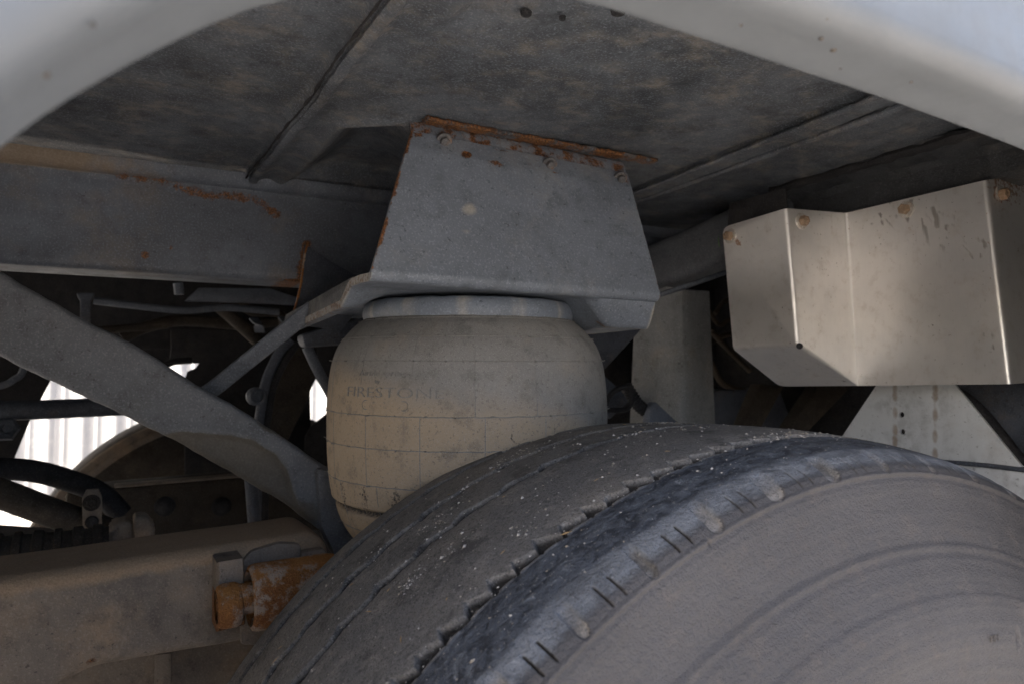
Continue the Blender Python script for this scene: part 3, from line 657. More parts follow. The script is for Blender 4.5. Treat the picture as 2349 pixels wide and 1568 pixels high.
# sidewall rings
def ringd(R0, wdt, amt, m_=(None)):
    global D
    D += amt * np.exp(-((RR - R0) / wdt) ** 2) * (YY < .385)
ringd(.5005, .0011, .0016); ringd(.4975, .0011, -.0014); ringd(.446, .0013, .0028); ringd(.4430, .0013, -.0030); ringd(.4495, .001, -.001)
D += .0022 * sstep(.4142, .4120, RR) * (YY < .385) - .0028 * sstep(.376, .3735, RR) * (YY < .385)
for r0_, am_ in ((.4885, .0007), (.4795, -.0006), (.4705, .0007), (.4612, .0006), (.4355, -.0007), (.4275, .0007), (.4195, .0006), (.4035, -.0008), (.3955, .0008), (.3875, .0007), (.366, .0007), (.3585, -.0007)): ringd(r0_, .0011, am_)
ringd(.4135, .0013, .0018); ringd(.4110, .0013, -.002); ringd(.3765, .0013, -.0026); ringd(.346, .0016, .0022); ringd(.351, .002, -.0012); ringd(.3735, .0012, .0012)
# worn, lumpy shoulder rib
core = np.exp(-((YY - .424 - .003 * fbm(TT * 19, 2)) / .024) ** 6)
shz = sstep(.394, .402, YY) * sstep(.4475, .440, YY) * trd
# little marks moulded on the sidewall
def dimple(px, py, Yp, du, dv, dep):
    global D
    q = at(px, py, Y=Yp) - WC; a_ = math.atan2(q[2], q[0]); r_ = math.hypot(q[0], q[2])
    e = ((TT - a_) * r_ / du) ** 2 + ((RR - r_) / dv) ** 2
    D -= dep * sstep(1.3, .6, e) * (YY < .385)
dimple(2338, 1465, .327, .0035, .0062, .003); dimple(1682, 1258, .351, .0012, .002, .002)
Yd = YY + tn[None, :, 0] * D; Rd = RR + tn[None, :, 1] * D
V = np.stack([WC[0] + Rd * np.cos(TT), Yd, WC[2] + Rd * np.sin(TT)], -1).reshape(-1, 3)
zone = np.where(trd, .5, 0.0); wr = np.maximum(shz, np.where((YY < .405) & (RR > .5), sstep(.5035, .5125, RR), 0))
mk('tyre', V, gridF(len(th), len(tp), True, False), m_tyre, whl, attrs={'zone': np.where((pocket > .25) & (YY < .405), .5, zone).ravel(), 'wr': (wr * (1 - .9 * pocket)).ravel(), 'groove': GR.ravel(), 'core': core.ravel(), 'pa': TT.ravel(), 'pr': RR.ravel()}, sharp=None)
TH_, TP_ = th, tp
cu = bpy.data.curves.new('moulded_mark', 'FONT'); cu.body = 'HM'; cu.size = .0066; cu.extrude = .0006; cu.align_x = 'CENTER'; cu.align_y = 'CENTER'
ob = bpy.data.objects.new('mark_tmp', cu); C.objects.link(ob); me_ = bpy.data.meshes.new_from_object(ob.evaluated_get(bpy.context.evaluated_depsgraph_get())); bpy.data.objects.remove(ob)
qm = at(2281, 1463, Y=.3262)
mk('moulded_mark', [qm + np.array([v.co.x, -.0003 - v.co.z, v.co.y]) for v in me_.vertices], [list(p.vertices) for p in me_.polygons], m_tyre, whl, smooth=False)
lathe('rim', [(.322, -.171), (.318, -.174), (.312, -.170), (.306, -.150), (.300, -.13), (.285, -.10), (.27, -.06), (.25, .02), (.12, .03), (.02, .03)], (WC[0], .5, WC[2]), (0, 1, 0), m_white, whl, n=120)
# grit and straw lying on the tread
def on_tread(a_deg, y):
    i = np.argmin(np.abs(tp[:, 0] - y) + (tp[:, 1] < .51) * 9); r_ = tp[i, 1]; a_ = math.radians(a_deg)
    return np.array([WC[0] + r_ * math.cos(a_), y, WC[2] + r_ * math.sin(a_)]), np.array([math.cos(a_), 0, math.sin(a_)])
Vg, Fg = [], []
def chip(Vg, Fg, p, nr, s, el=1.0, rot=0):
    t1 = np.array([0, 1., 0]); t2 = np.cross(nr, t1); k0 = len(Vg); ca, sa = math.cos(rot), math.sin(rot)
    e1, e2 = ca * t1 + sa * t2, -sa * t1 + ca * t2
    for dx, dy, dz in ((el, .2, 0), (-.3, .8, 0), (-el, -.1, 0), (.2, -.9, 0), (.1, 0, 1.0)): Vg.append(p + s * (e1 * dx + e2 * dy * random.uniform(.6, 1.2) + nr * (dz * .7 - .1)))
    Fg += [(k0, k0 + 1, k0 + 4), (k0 + 1, k0 + 2, k0 + 4), (k0 + 2, k0 + 3, k0 + 4), (k0 + 3, k0, k0 + 4)]
clus = [(random.uniform(75, 160), random.uniform(.46, .68)) for _ in range(26)]
for k in range(1500):
    if random.random() < .45: a_, y_ = random.uniform(72, 163), random.uniform(.45, .685)
    else:
        c_ = random.choice(clus); a_, y_ = c_[0] + random.gauss(0, 1.6), min(.685, max(.445, c_[1] + random.gauss(0, .010)))
    p, nr = on_tread(a_, y_); chip(Vg, Fg, p, nr, min(.0026, .0006 + random.expovariate(1 / .00042)), 1, random.uniform(0, 6))
for k in range(200):
    p, nr = on_tread(random.uniform(72, 140), random.uniform(.40, .45)); chip(Vg, Fg, p, nr, .0004 + random.expovariate(1 / .0002), 1.3, random.uniform(0, 6))
mk('grit', Vg, Fg, m_grit, whl, smooth=False, kind='stuff')
Vg, Fg = [], []
for k in range(26):
    p, nr = on_tread(random.uniform(80, 158), random.uniform(.45, .68)); chip(Vg, Fg, p, nr, random.uniform(.0006, .0011), random.uniform(3, 7), random.uniform(0, 6))
p, nr = on_tread(117.5, .447); chip(Vg, Fg, p, nr, .001, 5, .9)
mk('straw', Vg, Fg, m_straw, whl, smooth=False, kind='stuff')

# ================================================================== guard box on the right
box = thing('guard_box', 'dirty stainless steel guard box with bolted flange at the right', 'guard', (.92, .7, .0))
Ym = .71
B_ = at(1803, 478, Y=Ym); E_ = at(1940, 489, Y=Ym); X0, X1 = B_[0], E_[0]
C_ = at(1831, 792, Y=Ym); F_ = at(1968, 884, Y=Ym)
A_ = at(1657, 522, X=X0); D_ = at(1682, 800, X=X0); H_ = at(1788, 885, X=X1 - .004)
I_ = at(2262, 413, X=X1); J_ = at(2318, 880, X=X1); K_ = at(2352, 405, Y=I_[1]); L_ = at(2420, 872, Y=J_[1])
def steel_panel(quads, name='folded_sheet'):
    bm = bmesh.new(); key = {}
    def vv(p):
        k = tuple(np.round(p, 5))
        if k not in key: key[k] = bm.verts.new(tuple(p))
        return key[k]
    for q in quads: bm.faces.new([vv(p) for p in q])
    bmesh.ops.recalc_face_normals(bm, faces=bm.faces[:])
    fold = [e for e in bm.edges if len(e.link_faces) == 2]
    bmesh.ops.bevel(bm, geom=fold, offset=.0052, segments=5, affect='EDGES', profile=.5, clamp_overlap=True)
    # dense faces so that stains sit on vertices
    bmesh.ops.triangulate(bm, faces=[f for f in bm.faces if len(f.verts) > 4])
    for _ in range(8):
        es = [e for e in bm.edges if e.calc_length() > .0045]
        if es: bmesh.ops.subdivide_edges(bm, edges=es, cuts=1, use_grid_fill=True)
    bmesh.ops.recalc_face_normals(bm, faces=bm.faces[:])
    bm.verts.ensure_lookup_table(); bm.normal_update()
    for i, v in enumerate(bm.verts): v.index = i
    V = np.array([v.co[:] for v in bm.verts]); N = np.array([v.normal[:] for v in bm.verts]); F = [[v.index for v in f.verts] for f in bm.faces]
    be = [(e.verts[0].index, e.verts[1].index) for e in bm.edges if len(e.link_faces) == 1]; bm.free()
    return V, N, F, be
# round the free corners of the left face
def corner(p, a, b, r, n=5):
    a = p + (a - p) / np.linalg.norm(a - p) * r; b = p + (b - p) / np.linalg.norm(b - p) * r
    return [(1 - t) ** 2 * a + 2 * t * (1 - t) * p + t * t * b for t in np.linspace(0, 1, n)]
quads = [[*corner(A_, D_, B_, .014), B_, C_, D_], [B_, E_, F_, C_], [D_, C_, F_, *corner(H_, F_, D_, .012)], [E_, I_, J_, F_], [I_, *corner(K_, I_, L_, .014), L_, J_]]
V, N, F, be = steel_panel(quads)
cen = np.array([1.1, .75, .1]); flip = np.sign(((cen - V) * N).sum(1).mean())
Vb = V + N * flip * .0025; n0 = len(V)
F2 = list(F) + [[n0 + i for i in f[::-1]] for f in F] + [[a, b, n0 + b, n0 + a] for a, b in be]
VV = np.vstack([V, Vb])
def mark(pts, X, wdt, k):
    return k * np.exp(-(pdist(VV, [at(x, y, X=X) for x, y in pts]) / wdt) ** 2)
rs = np.random.default_rng(11); scr = []
for k in range(46):
    x_, y_ = rs.normal(2130, 70), rs.uniform(480, 760); l_ = rs.exponential(16) + 4; an_ = rs.normal(1.15, .35)
    if 1960 < x_ < 2270: scr.append(mark([(x_, y_), (x_ + l_ * math.cos(an_), y_ + l_ * math.sin(an_))], X1, .0026 + .0012 * rs.random(), rs.uniform(.6, 1.05)))
for k in range(70):
    x_, y_ = rs.uniform(1960, 2290), rs.uniform(450, 870); scr.append(mark([(x_, y_), (x_ + 1, y_ + rs.uniform(1, 7))], X1, .0024 + .0022 * rs.random() ** 3, rs.uniform(.55, 1.0)))
for k in range(14):
    x_, y_ = rs.normal(2110, 80), rs.uniform(520, 800); scr.append(mark([(x_, y_), (x_ + rs.normal(0, 12), y_ + rs.uniform(20, 70))], X1, .008 + .008 * rs.random(), rs.uniform(.3, .42)))
for k in range(16):
    x_, y_ = rs.uniform(1680, 1800), rs.uniform(500, 790); scr.append(mark([(x_, y_), (x_ + 1, y_ + rs.uniform(1, 5))], X0, .0024 + .002 * rs.random() ** 3, rs.uniform(.5, .85)))
dust_and_light = np.maximum.reduce(scr + [mark([(2138, 478), (2148, 500), (2150, 520)], X1, .005, .95), mark([(2160, 490), (2200, 505)], X1, .007, .5), mark([(2180, 485), (2210, 520)], X1, .012, .42), mark([(2240, 545), (2246, 552)], X1, .004, .8), mark([(2050, 560), (2060, 700), (2050, 760)], X1, .022, .33), mark([(2200, 540), (2230, 620)], X1, .02, .35),
                          mark([(2120, 640), (2150, 720)], X1, .012, .35), mark([(1965, 560), (1980, 660)], X1, .012, .25), mark([(1805, 500), (1812, 560), (1822, 700)], X0, .0012, .7), mark([(2110, 780), (2125, 820)], X1, .004, .5), mark([(1840, 797), (1900, 845), (1950, 885)], X1, .004, .6)])
rust = np.maximum.reduce([mark([(1690, 556), (1694, 560)], X0, .006, .8), mark([(1720, 560), (1770, 590)], X0, .02, .33), mark([(2085, 510), (2090, 530)], X1, .007, .45), mark([(1945, 500), (1950, 520)], X1, .006, .4), np.exp(-(np.abs(VV[:, 1] - I_[1]) / .003) ** 2) * .35 + .22 * (VV[:, 0] > X1 + .012) * (VV[:, 1] < I_[1] + .02)])  # rust spots; the right flange is also browned for its shade facing away
mk('folded_sheet', VV, F2, m_steel, box, attrs={'dust': dust_and_light, 'rust': rust}, sharp=60)
# black corner relief hole where three folds meet
lathe('corner_hole', [(.0001, 0), (.004, 0), (.0045, .001)], C_ + np.array([-.0012, -.0030, -.001]), (-.6, -.8, .1), m_dark, box, n=10)
for (px, py), pl, nr in (((1676, 542), dict(X=X0), (-1, 0, 0)), ((1838, 508), dict(Y=Ym), (0, -1, 0)), ((2079, 481), dict(X=X1), (-1, 0, 0)), ((2293, 447), dict(Y=I_[1]), (0, -1, 0))):
    bolt(at(px, py, **pl), nr, .0074, m_bolthead, box, wm=m_bolt, h=.0085)
# dark backing flap above the left face of the box
recenter(tag(slab('mounting_flap', [at(x, y, X=X0 + .012) for x, y in ((1668, 530), (1672, 466), (1800, 432), (1806, 500))], (.004, 0, 0), m_dark, bev=.001), 'black steel flap behind the top left edge of the guard box', 'flap'))
# dark channel running over the box
ch = thing('cross_channel', 'black tarred steel channel running over the top of the guard box', 'chassis beam', (1.0, .6, .27))
ya, yb = .30, .82
secx = np.array([(X1 - .035, ZC + .002), (X1 - .03, ZC - .006), (X1 + .012, ZC - .012), (X1 + .02, ZC - .02), (X1 + .02, ZC - .048), (X1 + .024, ZC - .052), (X1 + .07, ZC - .054), (X1 + .075, ZC - .05), (X1 + .08, ZC + .01)])
ys = np.linspace(ya, yb, 90)
G = np.array([[(x + .0016 * fbm(np.array([y * 60 + i]), 3)[0], y, z + .0022 * fbm(np.array([y * 45 + 2 * i]), 6)[0]) for i, (x, z) in enumerate(secx)] for y in ys])
mk('channel_web', G.reshape(-1, 3), gridF(*G.shape[:2]), m_brace2, ch, attrs={'dust': .42 * (np.tile(np.arange(len(secx)), len(ys)) >= 5)})
mk('tar_bead', *tubeFV(sweepV(np.array([(X1 - .03 + .002 * math.sin(y * 80), y, ZC - .004) for y in ys]), circ(1, 8), scale=.006 + .003 * np.abs(fbm(ys * 60, 2)))), m_dark, ch)

# white triangular plate under the box
XP = 1.0
pl = thing('mudguard_plate', 'pale galvanised triangular plate with two holes and brown drips below the guard box', 'plate', (XP, .5, -.15))
outl = [at(x, y, X=XP) for x, y in ((2032, 850), (2165, 850), (2345, 1070), (2190, 1058), (1940, 1068), (1890, 1062))]
bm = bmesh.new()
hol = [(2068, 950), (2070, 989)]
yz = np.array([(p[1], p[2]) for p in outl]); mn, mx = yz.min(0), yz.max(0)
nyy, nzz = 150, 130
ga, gb = np.meshgrid(np.linspace(mn[0], mx[0], nyy), np.linspace(mn[1], mx[1], nzz), indexing='ij')
Q = np.c_[ga.ravel(), gb.ravel()]; sd = poly_sd(Q, yz)
cell = (mx - mn) / (nyy - 1)
hd = np.min([np.hypot(Q[:, 0] - at(x, y, X=XP)[1], Q[:, 1] - at(x, y, X=XP)[2]) for x, y in hol], axis=0)
hr = .0042
# move nearby nodes onto the outline of the plate and of the holes so that the edges are clean
for x, y in hol:
    c_ = at(x, y, X=XP)[1:]; d_ = Q - c_; L_h = np.hypot(d_[:, 0], d_[:, 1]); s_ = np.abs(L_h - hr) < cell.max() * .75
    Q[s_] = c_ + d_[s_] / L_h[s_, None] * hr
hd = np.min([np.hypot(Q[:, 0] - at(x, y, X=XP)[1], Q[:, 1] - at(x, y, X=XP)[2]) for x, y in hol], axis=0)
poly3 = [np.r_[q, 0] for q in list(yz) + [yz[0]]]
near = np.where(np.abs(sd) < cell.max() * .75)[0]
for i in near:
    best = None
    for a_, b_ in zip(poly3[:-1], poly3[1:]):
        ab = (b_ - a_)[:2]; t = np.clip(((Q[i] - a_[:2]) @ ab) / (ab @ ab), 0, 1); p = a_[:2] + t * ab; dd = np.hypot(*(Q[i] - p))
        if best is None or dd < best[0]: best = (dd, p)
    Q[i] = best[1]
sd2 = np.where(np.abs(sd) < cell.max() * .75, 0, sd)
ok = (sd2 <= 0) & (hd >= hr - 1e-5)
Fq = [f for f in gridF(nyy, nzz) if ok[f].all()]
ofs = len(Q); P1 = np.c_[np.full(ofs, XP), Q]; P2 = P1 + np.array([.004, 0, 0])
cnt = {}
for f in Fq:
    for a_, b_ in zip(f, np.roll(f, -1)): cnt[(a_, b_)] = 1
rim_e = [(a_, b_) for a_, b_ in cnt if (b_, a_) not in cnt]
Fa = [tuple(f) for f in Fq] + [tuple(ofs + i for i in f[::-1]) for f in Fq] + [(a_, ofs + a_, ofs + b_, b_) for a_, b_ in rim_e]
PP_ = np.vstack([P1, P2]); used = np.unique(np.concatenate([np.array(f) for f in Fa])); remap = -np.ones(len(PP_), int); remap[used] = np.arange(len(used))
rust = np.zeros(len(PP_))
for x, ys_ in ((2053, (893, 905, 945, 985, 1010)), (2145, (890, 905, 950, 1000, 1040))):
    for y in ys_:
        q = at(x, y, X=XP); e = np.sqrt(((PP_[:, 1] - q[1]) / .0062) ** 2 + ((PP_[:, 2] - q[2]) / .0135) ** 2)
        rust = np.maximum(rust, .66 * np.exp(-(e / .95) ** 4))
    l_ = [at(x, 885, X=XP), at(x, 1050, X=XP)]; rust = np.maximum(rust, .45 * np.exp(-(pdist(PP_, l_) / .0045) ** 2))
mk('plate_sheet', PP_[used], [tuple(remap[list(f)]) for f in Fa], m_white, pl, attrs={'dust': rust[used]}, sharp=40)
slab('lower_flange', [at(x, y, X=XP - .002) for x, y in ((1890, 1062), (2190, 1060), (2349, 1077), (2440, 1090), (2440, 1300), (1890, 1300))], (.004, 0, 0), m_white, pl, bev=.001)
fl = spline([at(x, y, X=XP - .006) for x, y in ((2120, 1056), (2190, 1060), (2270, 1067), (2400, 1083))], 20)
sweep('fold_edge', fl, circ(.003, 8), m_blue, pl)
# rusty blue panel and black loop hose behind it
recenter(tag(slab('rusty_shield', [at(x, y, X=XP + .10) for x, y in ((2180, 860), (2480, 850), (2480, 1100), (2330, 1060))], (.005, 0, 0), m_blue, bev=.001, attrs=lambda V: {'rust': .25 + 0 * V[:, 0]}), 'rust speckled blue grey panel behind the pale triangular plate', 'panel'))
recenter(tag(sweep('loop_hose', spline([at(x, y, X=XP + .03) for x, y in ((2150, 890), (2195, 905), (2240, 940), (2290, 1000), (2330, 1050), (2380, 1090))], 40), circ(.011, 12), m_dark, up=(1, 0, 0)), 'thick black hose curving down behind the pale triangular plate', 'hose'))

# ================================================================== middle right background: post, tube beam, rod, hoses
post = thing('chassis_post', 'grey folded steel post between the air spring and the guard box', 'post', (.9, 1.05, -.1))
top = [(1468, 640, 1.13), (1520, 655, 1.07), (1556, 662, 1.035), (1572, 665, 1.03), (1588, 667, 1.035), (1627, 668, 1.06)]
bot = [(1452, 1010, 1.13), (1515, 1010, 1.07), (1560, 1010, 1.035), (1580, 1010, 1.03), (1597, 1010, 1.035), (1642, 1010, 1.06)]
tpz = np.array([at(x, y, Y=Y_) for x, y, Y_ in top]); btz = np.array([at(x, y, Y=Y_) for x, y, Y_ in bot])
tpz, btz = spline(tpz, 30), spline(btz, 30)
G = np.array([tpz * (1 - k) + btz * k for k in np.linspace(0, 1, 30)])
bk = G[:, ::-1] + np.array([0, .012, 0]); G = np.concatenate([G, bk], axis=1)
V, F = tubeFV(G); mk('post_sheet', V, F, m_post, post, attrs={'dust': .25 + .2 * fbm(V[:, 0] * 40, 3)})
slab('post_foot', [at(x, y, Y=1.0) for x, y in ((1490, 935), (1505, 920), (1575, 985), (1560, 1015), (1490, 1000))], (0, .02, 0), m_rail, post, bev=.003)
tb = spline([at(1440, 640, Y=1.16), at(1560, 598, Y=1.05), at(1740, 520, Y=.9)], 40)
recenter(tag(sweep('tube_beam', tb, rrect(.075, .085, .018), m_brace, attrs=lambda V: {'dust': .3 + 0 * V[:, 0]}), 'dark square tube beam behind the upper right edge of the bracket', 'chassis beam'))
recenter(tag(sweep('thin_rod', spline([at(1440, 700, Y=1.02), at(1515, 676, Y=1.0), at(1600, 648, Y=.96), at(1720, 605, Y=.92)], 30), rrect(.018, .008, .003), m_rail), 'thin grey flat rod crossing from the bracket to the guard box', 'rod'))
recenter(tag(slab('spring_seat_gusset', [at(x, y, Y=1.06) for x, y in ((1330, 765), (1475, 752), (1385, 850), (1330, 880))], (0, .01, 0), m_blue, bev=.002), 'blue grey triangular gusset behind the right shoulder of the air spring', 'gusset'))
recenter(tag(slab('leaning_plate', [at(x, y, Y=1.12) for x, y in ((1380, 855), (1432, 900), (1450, 915), (1400, 960), (1370, 930))], (0, .01, 0), m_blue, bev=.002), 'small blue grey plate leaning at the right of the air spring', 'plate'))
recenter(tag(sweep('corrugated_hose', spline([at(x, y, Y=1.02) for x, y in ((1436, 885), (1446, 900), (1462, 925), (1485, 945), (1520, 972), (1540, 1000))], 70), circ(1, 12), m_dark, scale=.0105 + .0012 * np.sin(np.arange(70) * 1.9), attrs=lambda V: {'dust': .3 + 0 * V[:, 0]}), 'ribbed dusty black hose between the air spring and the grey post', 'hose'))
recenter(tag(sweep('thin_hose', spline([at(x, y, Y=1.0) for x, y in ((1385, 935), (1400, 905), (1425, 888), (1450, 893), (1440, 935), (1390, 940))], 50), circ(.0045, 10), m_dark), 'thin black hose looping beside the air spring', 'hose'))
recenter(tag(slab('spring_beam_block', [at(x, y, Y=1.2) for x, y in ((1630, 905), (1650, 893), (1790, 890), (1830, 1000), (1830, 1040), (1630, 1040))], (0, .1, 0), m_blue, bev=.006, attrs=lambda V: {'rust': .3 * (V[:, 2] > V[:, 2].max() - .012)}), 'dark blue grey steel block low between the post and the pale plate', 'block'))
for q, lb in ((((1745, 880), (1800, 885), (1745, 985), (1690, 1010)), 'dark leaning strut nearest the blue grey block'), (((1880, 880), (1960, 880), (1845, 1000), (1800, 1000)), 'dusty brown leaning strut beside the pale triangular plate')):
    recenter(tag(slab('leaning_strut', [at(x, y, Y=1.08 if q[0][0] < 1800 else .98) for x, y in q], (0, .03, 0), m_darkbrown, bev=.004), lb, 'strut', 'leaning struts under the guard box'))
CL = ['thickest dusty cable zigzagging down the gap between grey post and guard box', 'short dusty cable lying level in the gap left of the guard box', 'lowest dusty cable sagging in the gap beside the grey post', 'topmost short cable arched in the gap beside the guard box', 'dusty cable crossing the others in the middle of the dark gap']
for k, pts in enumerate((((1620, 705), (1650, 745), (1675, 735), (1700, 780)), ((1625, 790), (1660, 770), (1700, 765)), ((1630, 830), (1660, 880), (1720, 900)), ((1640, 720), (1665, 690), (1690, 700)), ((1632, 760), (1670, 800), (1720, 850)))):
    recenter(tag(sweep('cable', spline([at(x, y, Y=1.25 - .02 * k) for x, y in pts], 30), circ(.005 + .001 * (k % 3), 9), m_darkbrown, attrs=lambda V: {'dust': .5 + 0 * V[:, 0]}), CL[k], 'cable', 'cables in the gap'))
recenter(tag(slab('bulkhead_sheet', [at(x, y, Y=1.5) for x, y in ((1380, 600), (2300, 600), (2300, 1250), (1380, 1250))], (0, .01, 0), m_dark, bev=0), 'black sheet closing the gap behind the grey post', 'panel'))
lf = at(1648, 556, X=X0 - .002)
Vl = [lf + np.array([0, 0, .012]), lf + np.array([-.002, -.003, .004]), lf + np.array([-.002, -.004, -.005]), lf + np.array([0, -.006, -.013]), lf + np.array([.001, .001, -.004]), lf + np.array([.001, .002, .005])]
recenter(tag(mk('grass_blade', Vl, [(0, 1, 5), (1, 2, 4, 5), (2, 3, 4)], leaf_mat()), 'tiny green blade caught at the left edge of the guard box', 'leaf'))

# ================================================================== diagonal brace at the left
br = thing('diagonal_brace', 'wide dark grey steel brace sloping down from the chassis rail, dusty at its lower end', 'brace', (0, 1.05, 0))
topc = [(-160, 540), (-60, 590), (10, 628), (100, 680), (200, 736), (330, 802), (420, 862), (500, 908), (600, 968), (700, 1036), (770, 1082), (850, 1130)]
botc = [(-160, 730), (-60, 785), (10, 822), (100, 866), (200, 912), (330, 975), (420, 1020), (500, 1066), (580, 1112), (650, 1152), (715, 1200), (800, 1262)]
ns = 150; tc, bc = [], []
for src, dst in ((topc, tc), (botc, bc)):
    dst.append(spline([at(x, y, Y=lerp(1.12, .985, (x + 160) / 1000)) for x, y in src], ns))
tc, bc = tc[0], bc[0]
sec_ = []
nf = 40
for i in range(ns):
    a_, b_ = tc[i], bc[i]; up = (a_ - b_); Lh = np.linalg.norm(up); up /= Lh; row = []
    r_ = .010; dp = np.array([0, .055, 0])
    for k in np.linspace(0, 1, 6): an = k * math.pi / 2; row.append(a_ - up * r_ * (1 - math.sin(math.pi / 2 - an)) + np.array([0, r_ * (1 - math.sin(an)), 0]))
    for k in np.linspace(0, 1, nf)[1:-1]: row.append(lerp(a_ - up * r_, b_ + up * r_, k))
    for k in np.linspace(0, 1, 6): an = k * math.pi / 2; row.append(b_ + up * r_ * (1 - math.sin(an)) + np.array([0, r_ * (1 - math.cos(an)), 0]))
    row.append(b_ + dp); row.append(a_ + dp); sec_.append(row)
G = np.array(sec_); V = G.reshape(-1, 3)
# pressed hollow with a caked edge at the low end
fl_ = np.tile(np.arange(G.shape[1]), ns); 
patch = [(340, 996), (420, 985), (500, 990), (580, 1004), (635, 1036), (662, 1075), (676, 1120), (690, 1160), (730, 1230), (600, 1140), (470, 1060), (380, 1010)]
pyr = np.array([at(x, y, Y=1.0)[[0, 2]] / 1.0 for x, y in patch]); pq = V[:, [0, 2]] / V[:, 1:2]
sd = poly_sd(pq, pyr); front = (fl_ < G.shape[1] - 2)
V[:, 1] += front * (.006 * sstep(.004, -.010, sd) - .0015 * np.exp(-(sd / .006) ** 2))
pt2 = np.array([at(x, y, Y=1.0)[[0, 2]] for x, y in ((560, 940), (610, 968), (720, 1045), (660, 1020), (600, 985))]); sd2 = poly_sd(pq, pt2)
dust_and_light = np.maximum(front * .95 * sstep(.003, -.006, sd), front * .5 * sstep(.003, -.004, sd2))
dust_and_light = np.maximum(dust_and_light, .8 * np.exp(-(np.linalg.norm(V - at(700, 1185, Y=1.0), axis=1) / .03) ** 2))
V[:, 2] += .001 * fbm(V[:, 0] * 90, 3)
Vt, F = tubeFV(V.reshape(G.shape)); mk('brace_plate', Vt, F, m_brace, br, attrs={'dust': dust_and_light})
slab('brace_web', [at(x, y, Y=.99) for x, y in ((725, 1070), (790, 1085), (880, 1190), (880, 1340), (770, 1280), (735, 1205))], (0, .03, 0), m_brace, br, bev=.008)

# ================================================================== suspension arm low left with damper eye
arm = thing('suspension_arm', 'heavy dusty brown suspension arm running in from the lower left', 'suspension arm', (-.1, .95, -.4))
topc = [(-200, 1350), (0, 1325), (200, 1296), (400, 1266), (560, 1243), (660, 1228), (715, 1222), (748, 1245), (757, 1290)]
botc = [(-200, 1680), (0, 1640), (150, 1566), (219, 1534), (312, 1516), (430, 1497), (555, 1474), (680, 1446), (750, 1420)]
YA = .93; ns = 120
tc = spline([at(x, y, Y=YA) for x, y in topc], ns); bc = spline([at(x, y, Y=YA) for x, y in botc], ns); rows = []
for i in range(ns):
    a_, b_ = tc[i], bc[i]; up = np.array([0, 0, 1.0]); r_ = .016; row = [a_ + np.array([0, .12, .0]), a_ + np.array([0, .06, .001])]
    for k in np.linspace(0, 1, 7): an = k * math.pi / 2; row.append(a_ + np.array([0, r_ * (1 - math.sin(an)), -r_ * (1 - math.cos(an))]))
    for k in np.linspace(0, 1, 30)[1:-1]: row.append(lerp(a_ - up * r_, b_ + up * r_, k))
    for k in np.linspace(0, 1, 6): an = k * math.pi / 2; row.append(b_ + np.array([0, r_ * (1 - math.cos(an)), r_ * (1 - math.sin(an))]))
    row.append(b_ + np.array([0, .12, 0])); rows.append(row)
G = np.array(rows); V = G.reshape(-1, 3).copy()
V[:, 1] += .0015 * fbm(V[:, 0] * 25 + V[:, 2] * 12, 4); dust_and_light = np.clip(.75 * sstep(-.03, .0, V[:, 2] - np.repeat(tc[:, 2], G.shape[1]) + .004) + .15, 0, 1)
rust = .75 * np.exp(-(np.linalg.norm(V - at(212, 1515, Y=YA), axis=1) / .008) ** 2)
V_, F = tubeFV(V.reshape(G.shape)); mk('arm_casting', V_, F, m_arm, arm, attrs={'dust': dust_and_light, 'rust': rust})
slab('end_boss', [at(x, y, Y=YA - .012) for x, y in ((690, 1266), (742, 1256), (757, 1275), (760, 1330), (700, 1330))], (0, .02, 0), m_arm, arm, bev=.004)
slab('raised_pad', [at(x, y, Y=YA - .006) for x, y in ((552, 1290), (575, 1262), (640, 1243), (690, 1246), (700, 1300), (700, 1480), (552, 1480))], (0, .02, 0), m_arm, arm, bev=.005)
dm = thing('damper_mount', 'orange rusted damper eye with pin and clevis block bolted to the dusty arm', 'damper mount', tuple(at(590, 1372, Y=.87)))
def cl_attr(V):
    zz_ = V[:, 2]; z0 = at(530, 1362, Y=.885)[2]; return {'rust': .95 * sstep(z0 + .004, z0 - .004, zz_ + .004 * np.sin(V[:, 0] * 120))}
nz = 40; Yc = .885
cols = [(498, 1292, 497, 1450), (504, 1287, 502, 1446), (530, 1283, 528, 1440), (556, 1279, 560, 1432), (560, 1283, 564, 1428)]
G = np.array([[lerp(at(a_, b_, Y=Yc), at(c_, d_, Y=Yc), k) for a_, b_, c_, d_ in cols] for k in np.linspace(0, 1, nz)])
G[:, 0, 1] += .004; G[:, -1, 1] += .004
G = np.concatenate([G, G[:, ::-1] + np.array([0, .045, 0])], axis=1); V, F = tubeFV(G); V = V + np.c_[0 * V[:, 0], .0012 * fbm(V[:, 2] * 160 + V[:, 0] * 50, 2), 0 * V[:, 0]]
mk('clevis_block', V, F, m_arm, dm, attrs=cl_attr(V))
axd = np.array([1.0, .03, .03]); e0 = at(588, 1368, Y=.875)
lathe('pin', [(.0001, -.038), (.014, -.038), (.017, -.035), (.017, .03), (.017, .06)], e0, axd, m_rust, dm, n=28)
lathe('pin_collar', [(.0175, -.042), (.022, -.040), (.024, -.034), (.024, -.022), (.022, -.018), (.0175, -.016)], e0 + np.array([0, 0, -.004]), axd, m_rust, dm, n=28)
lathe('eye_sleeve', [(.027, .012), (.028, -.004), (.031, -.008), (.035, -.006), (.0365, .0), (.0365, .08), (.035, .088), (.03, .092), (.024, .092)], e0, axd, m_rust, dm, n=48)
lathe('rubber_bush', [(.016, .004), (.019, -.001), (.022, .004), (.025, .002), (.028, .008)], e0, axd, m_darkbrown, dm, n=40)

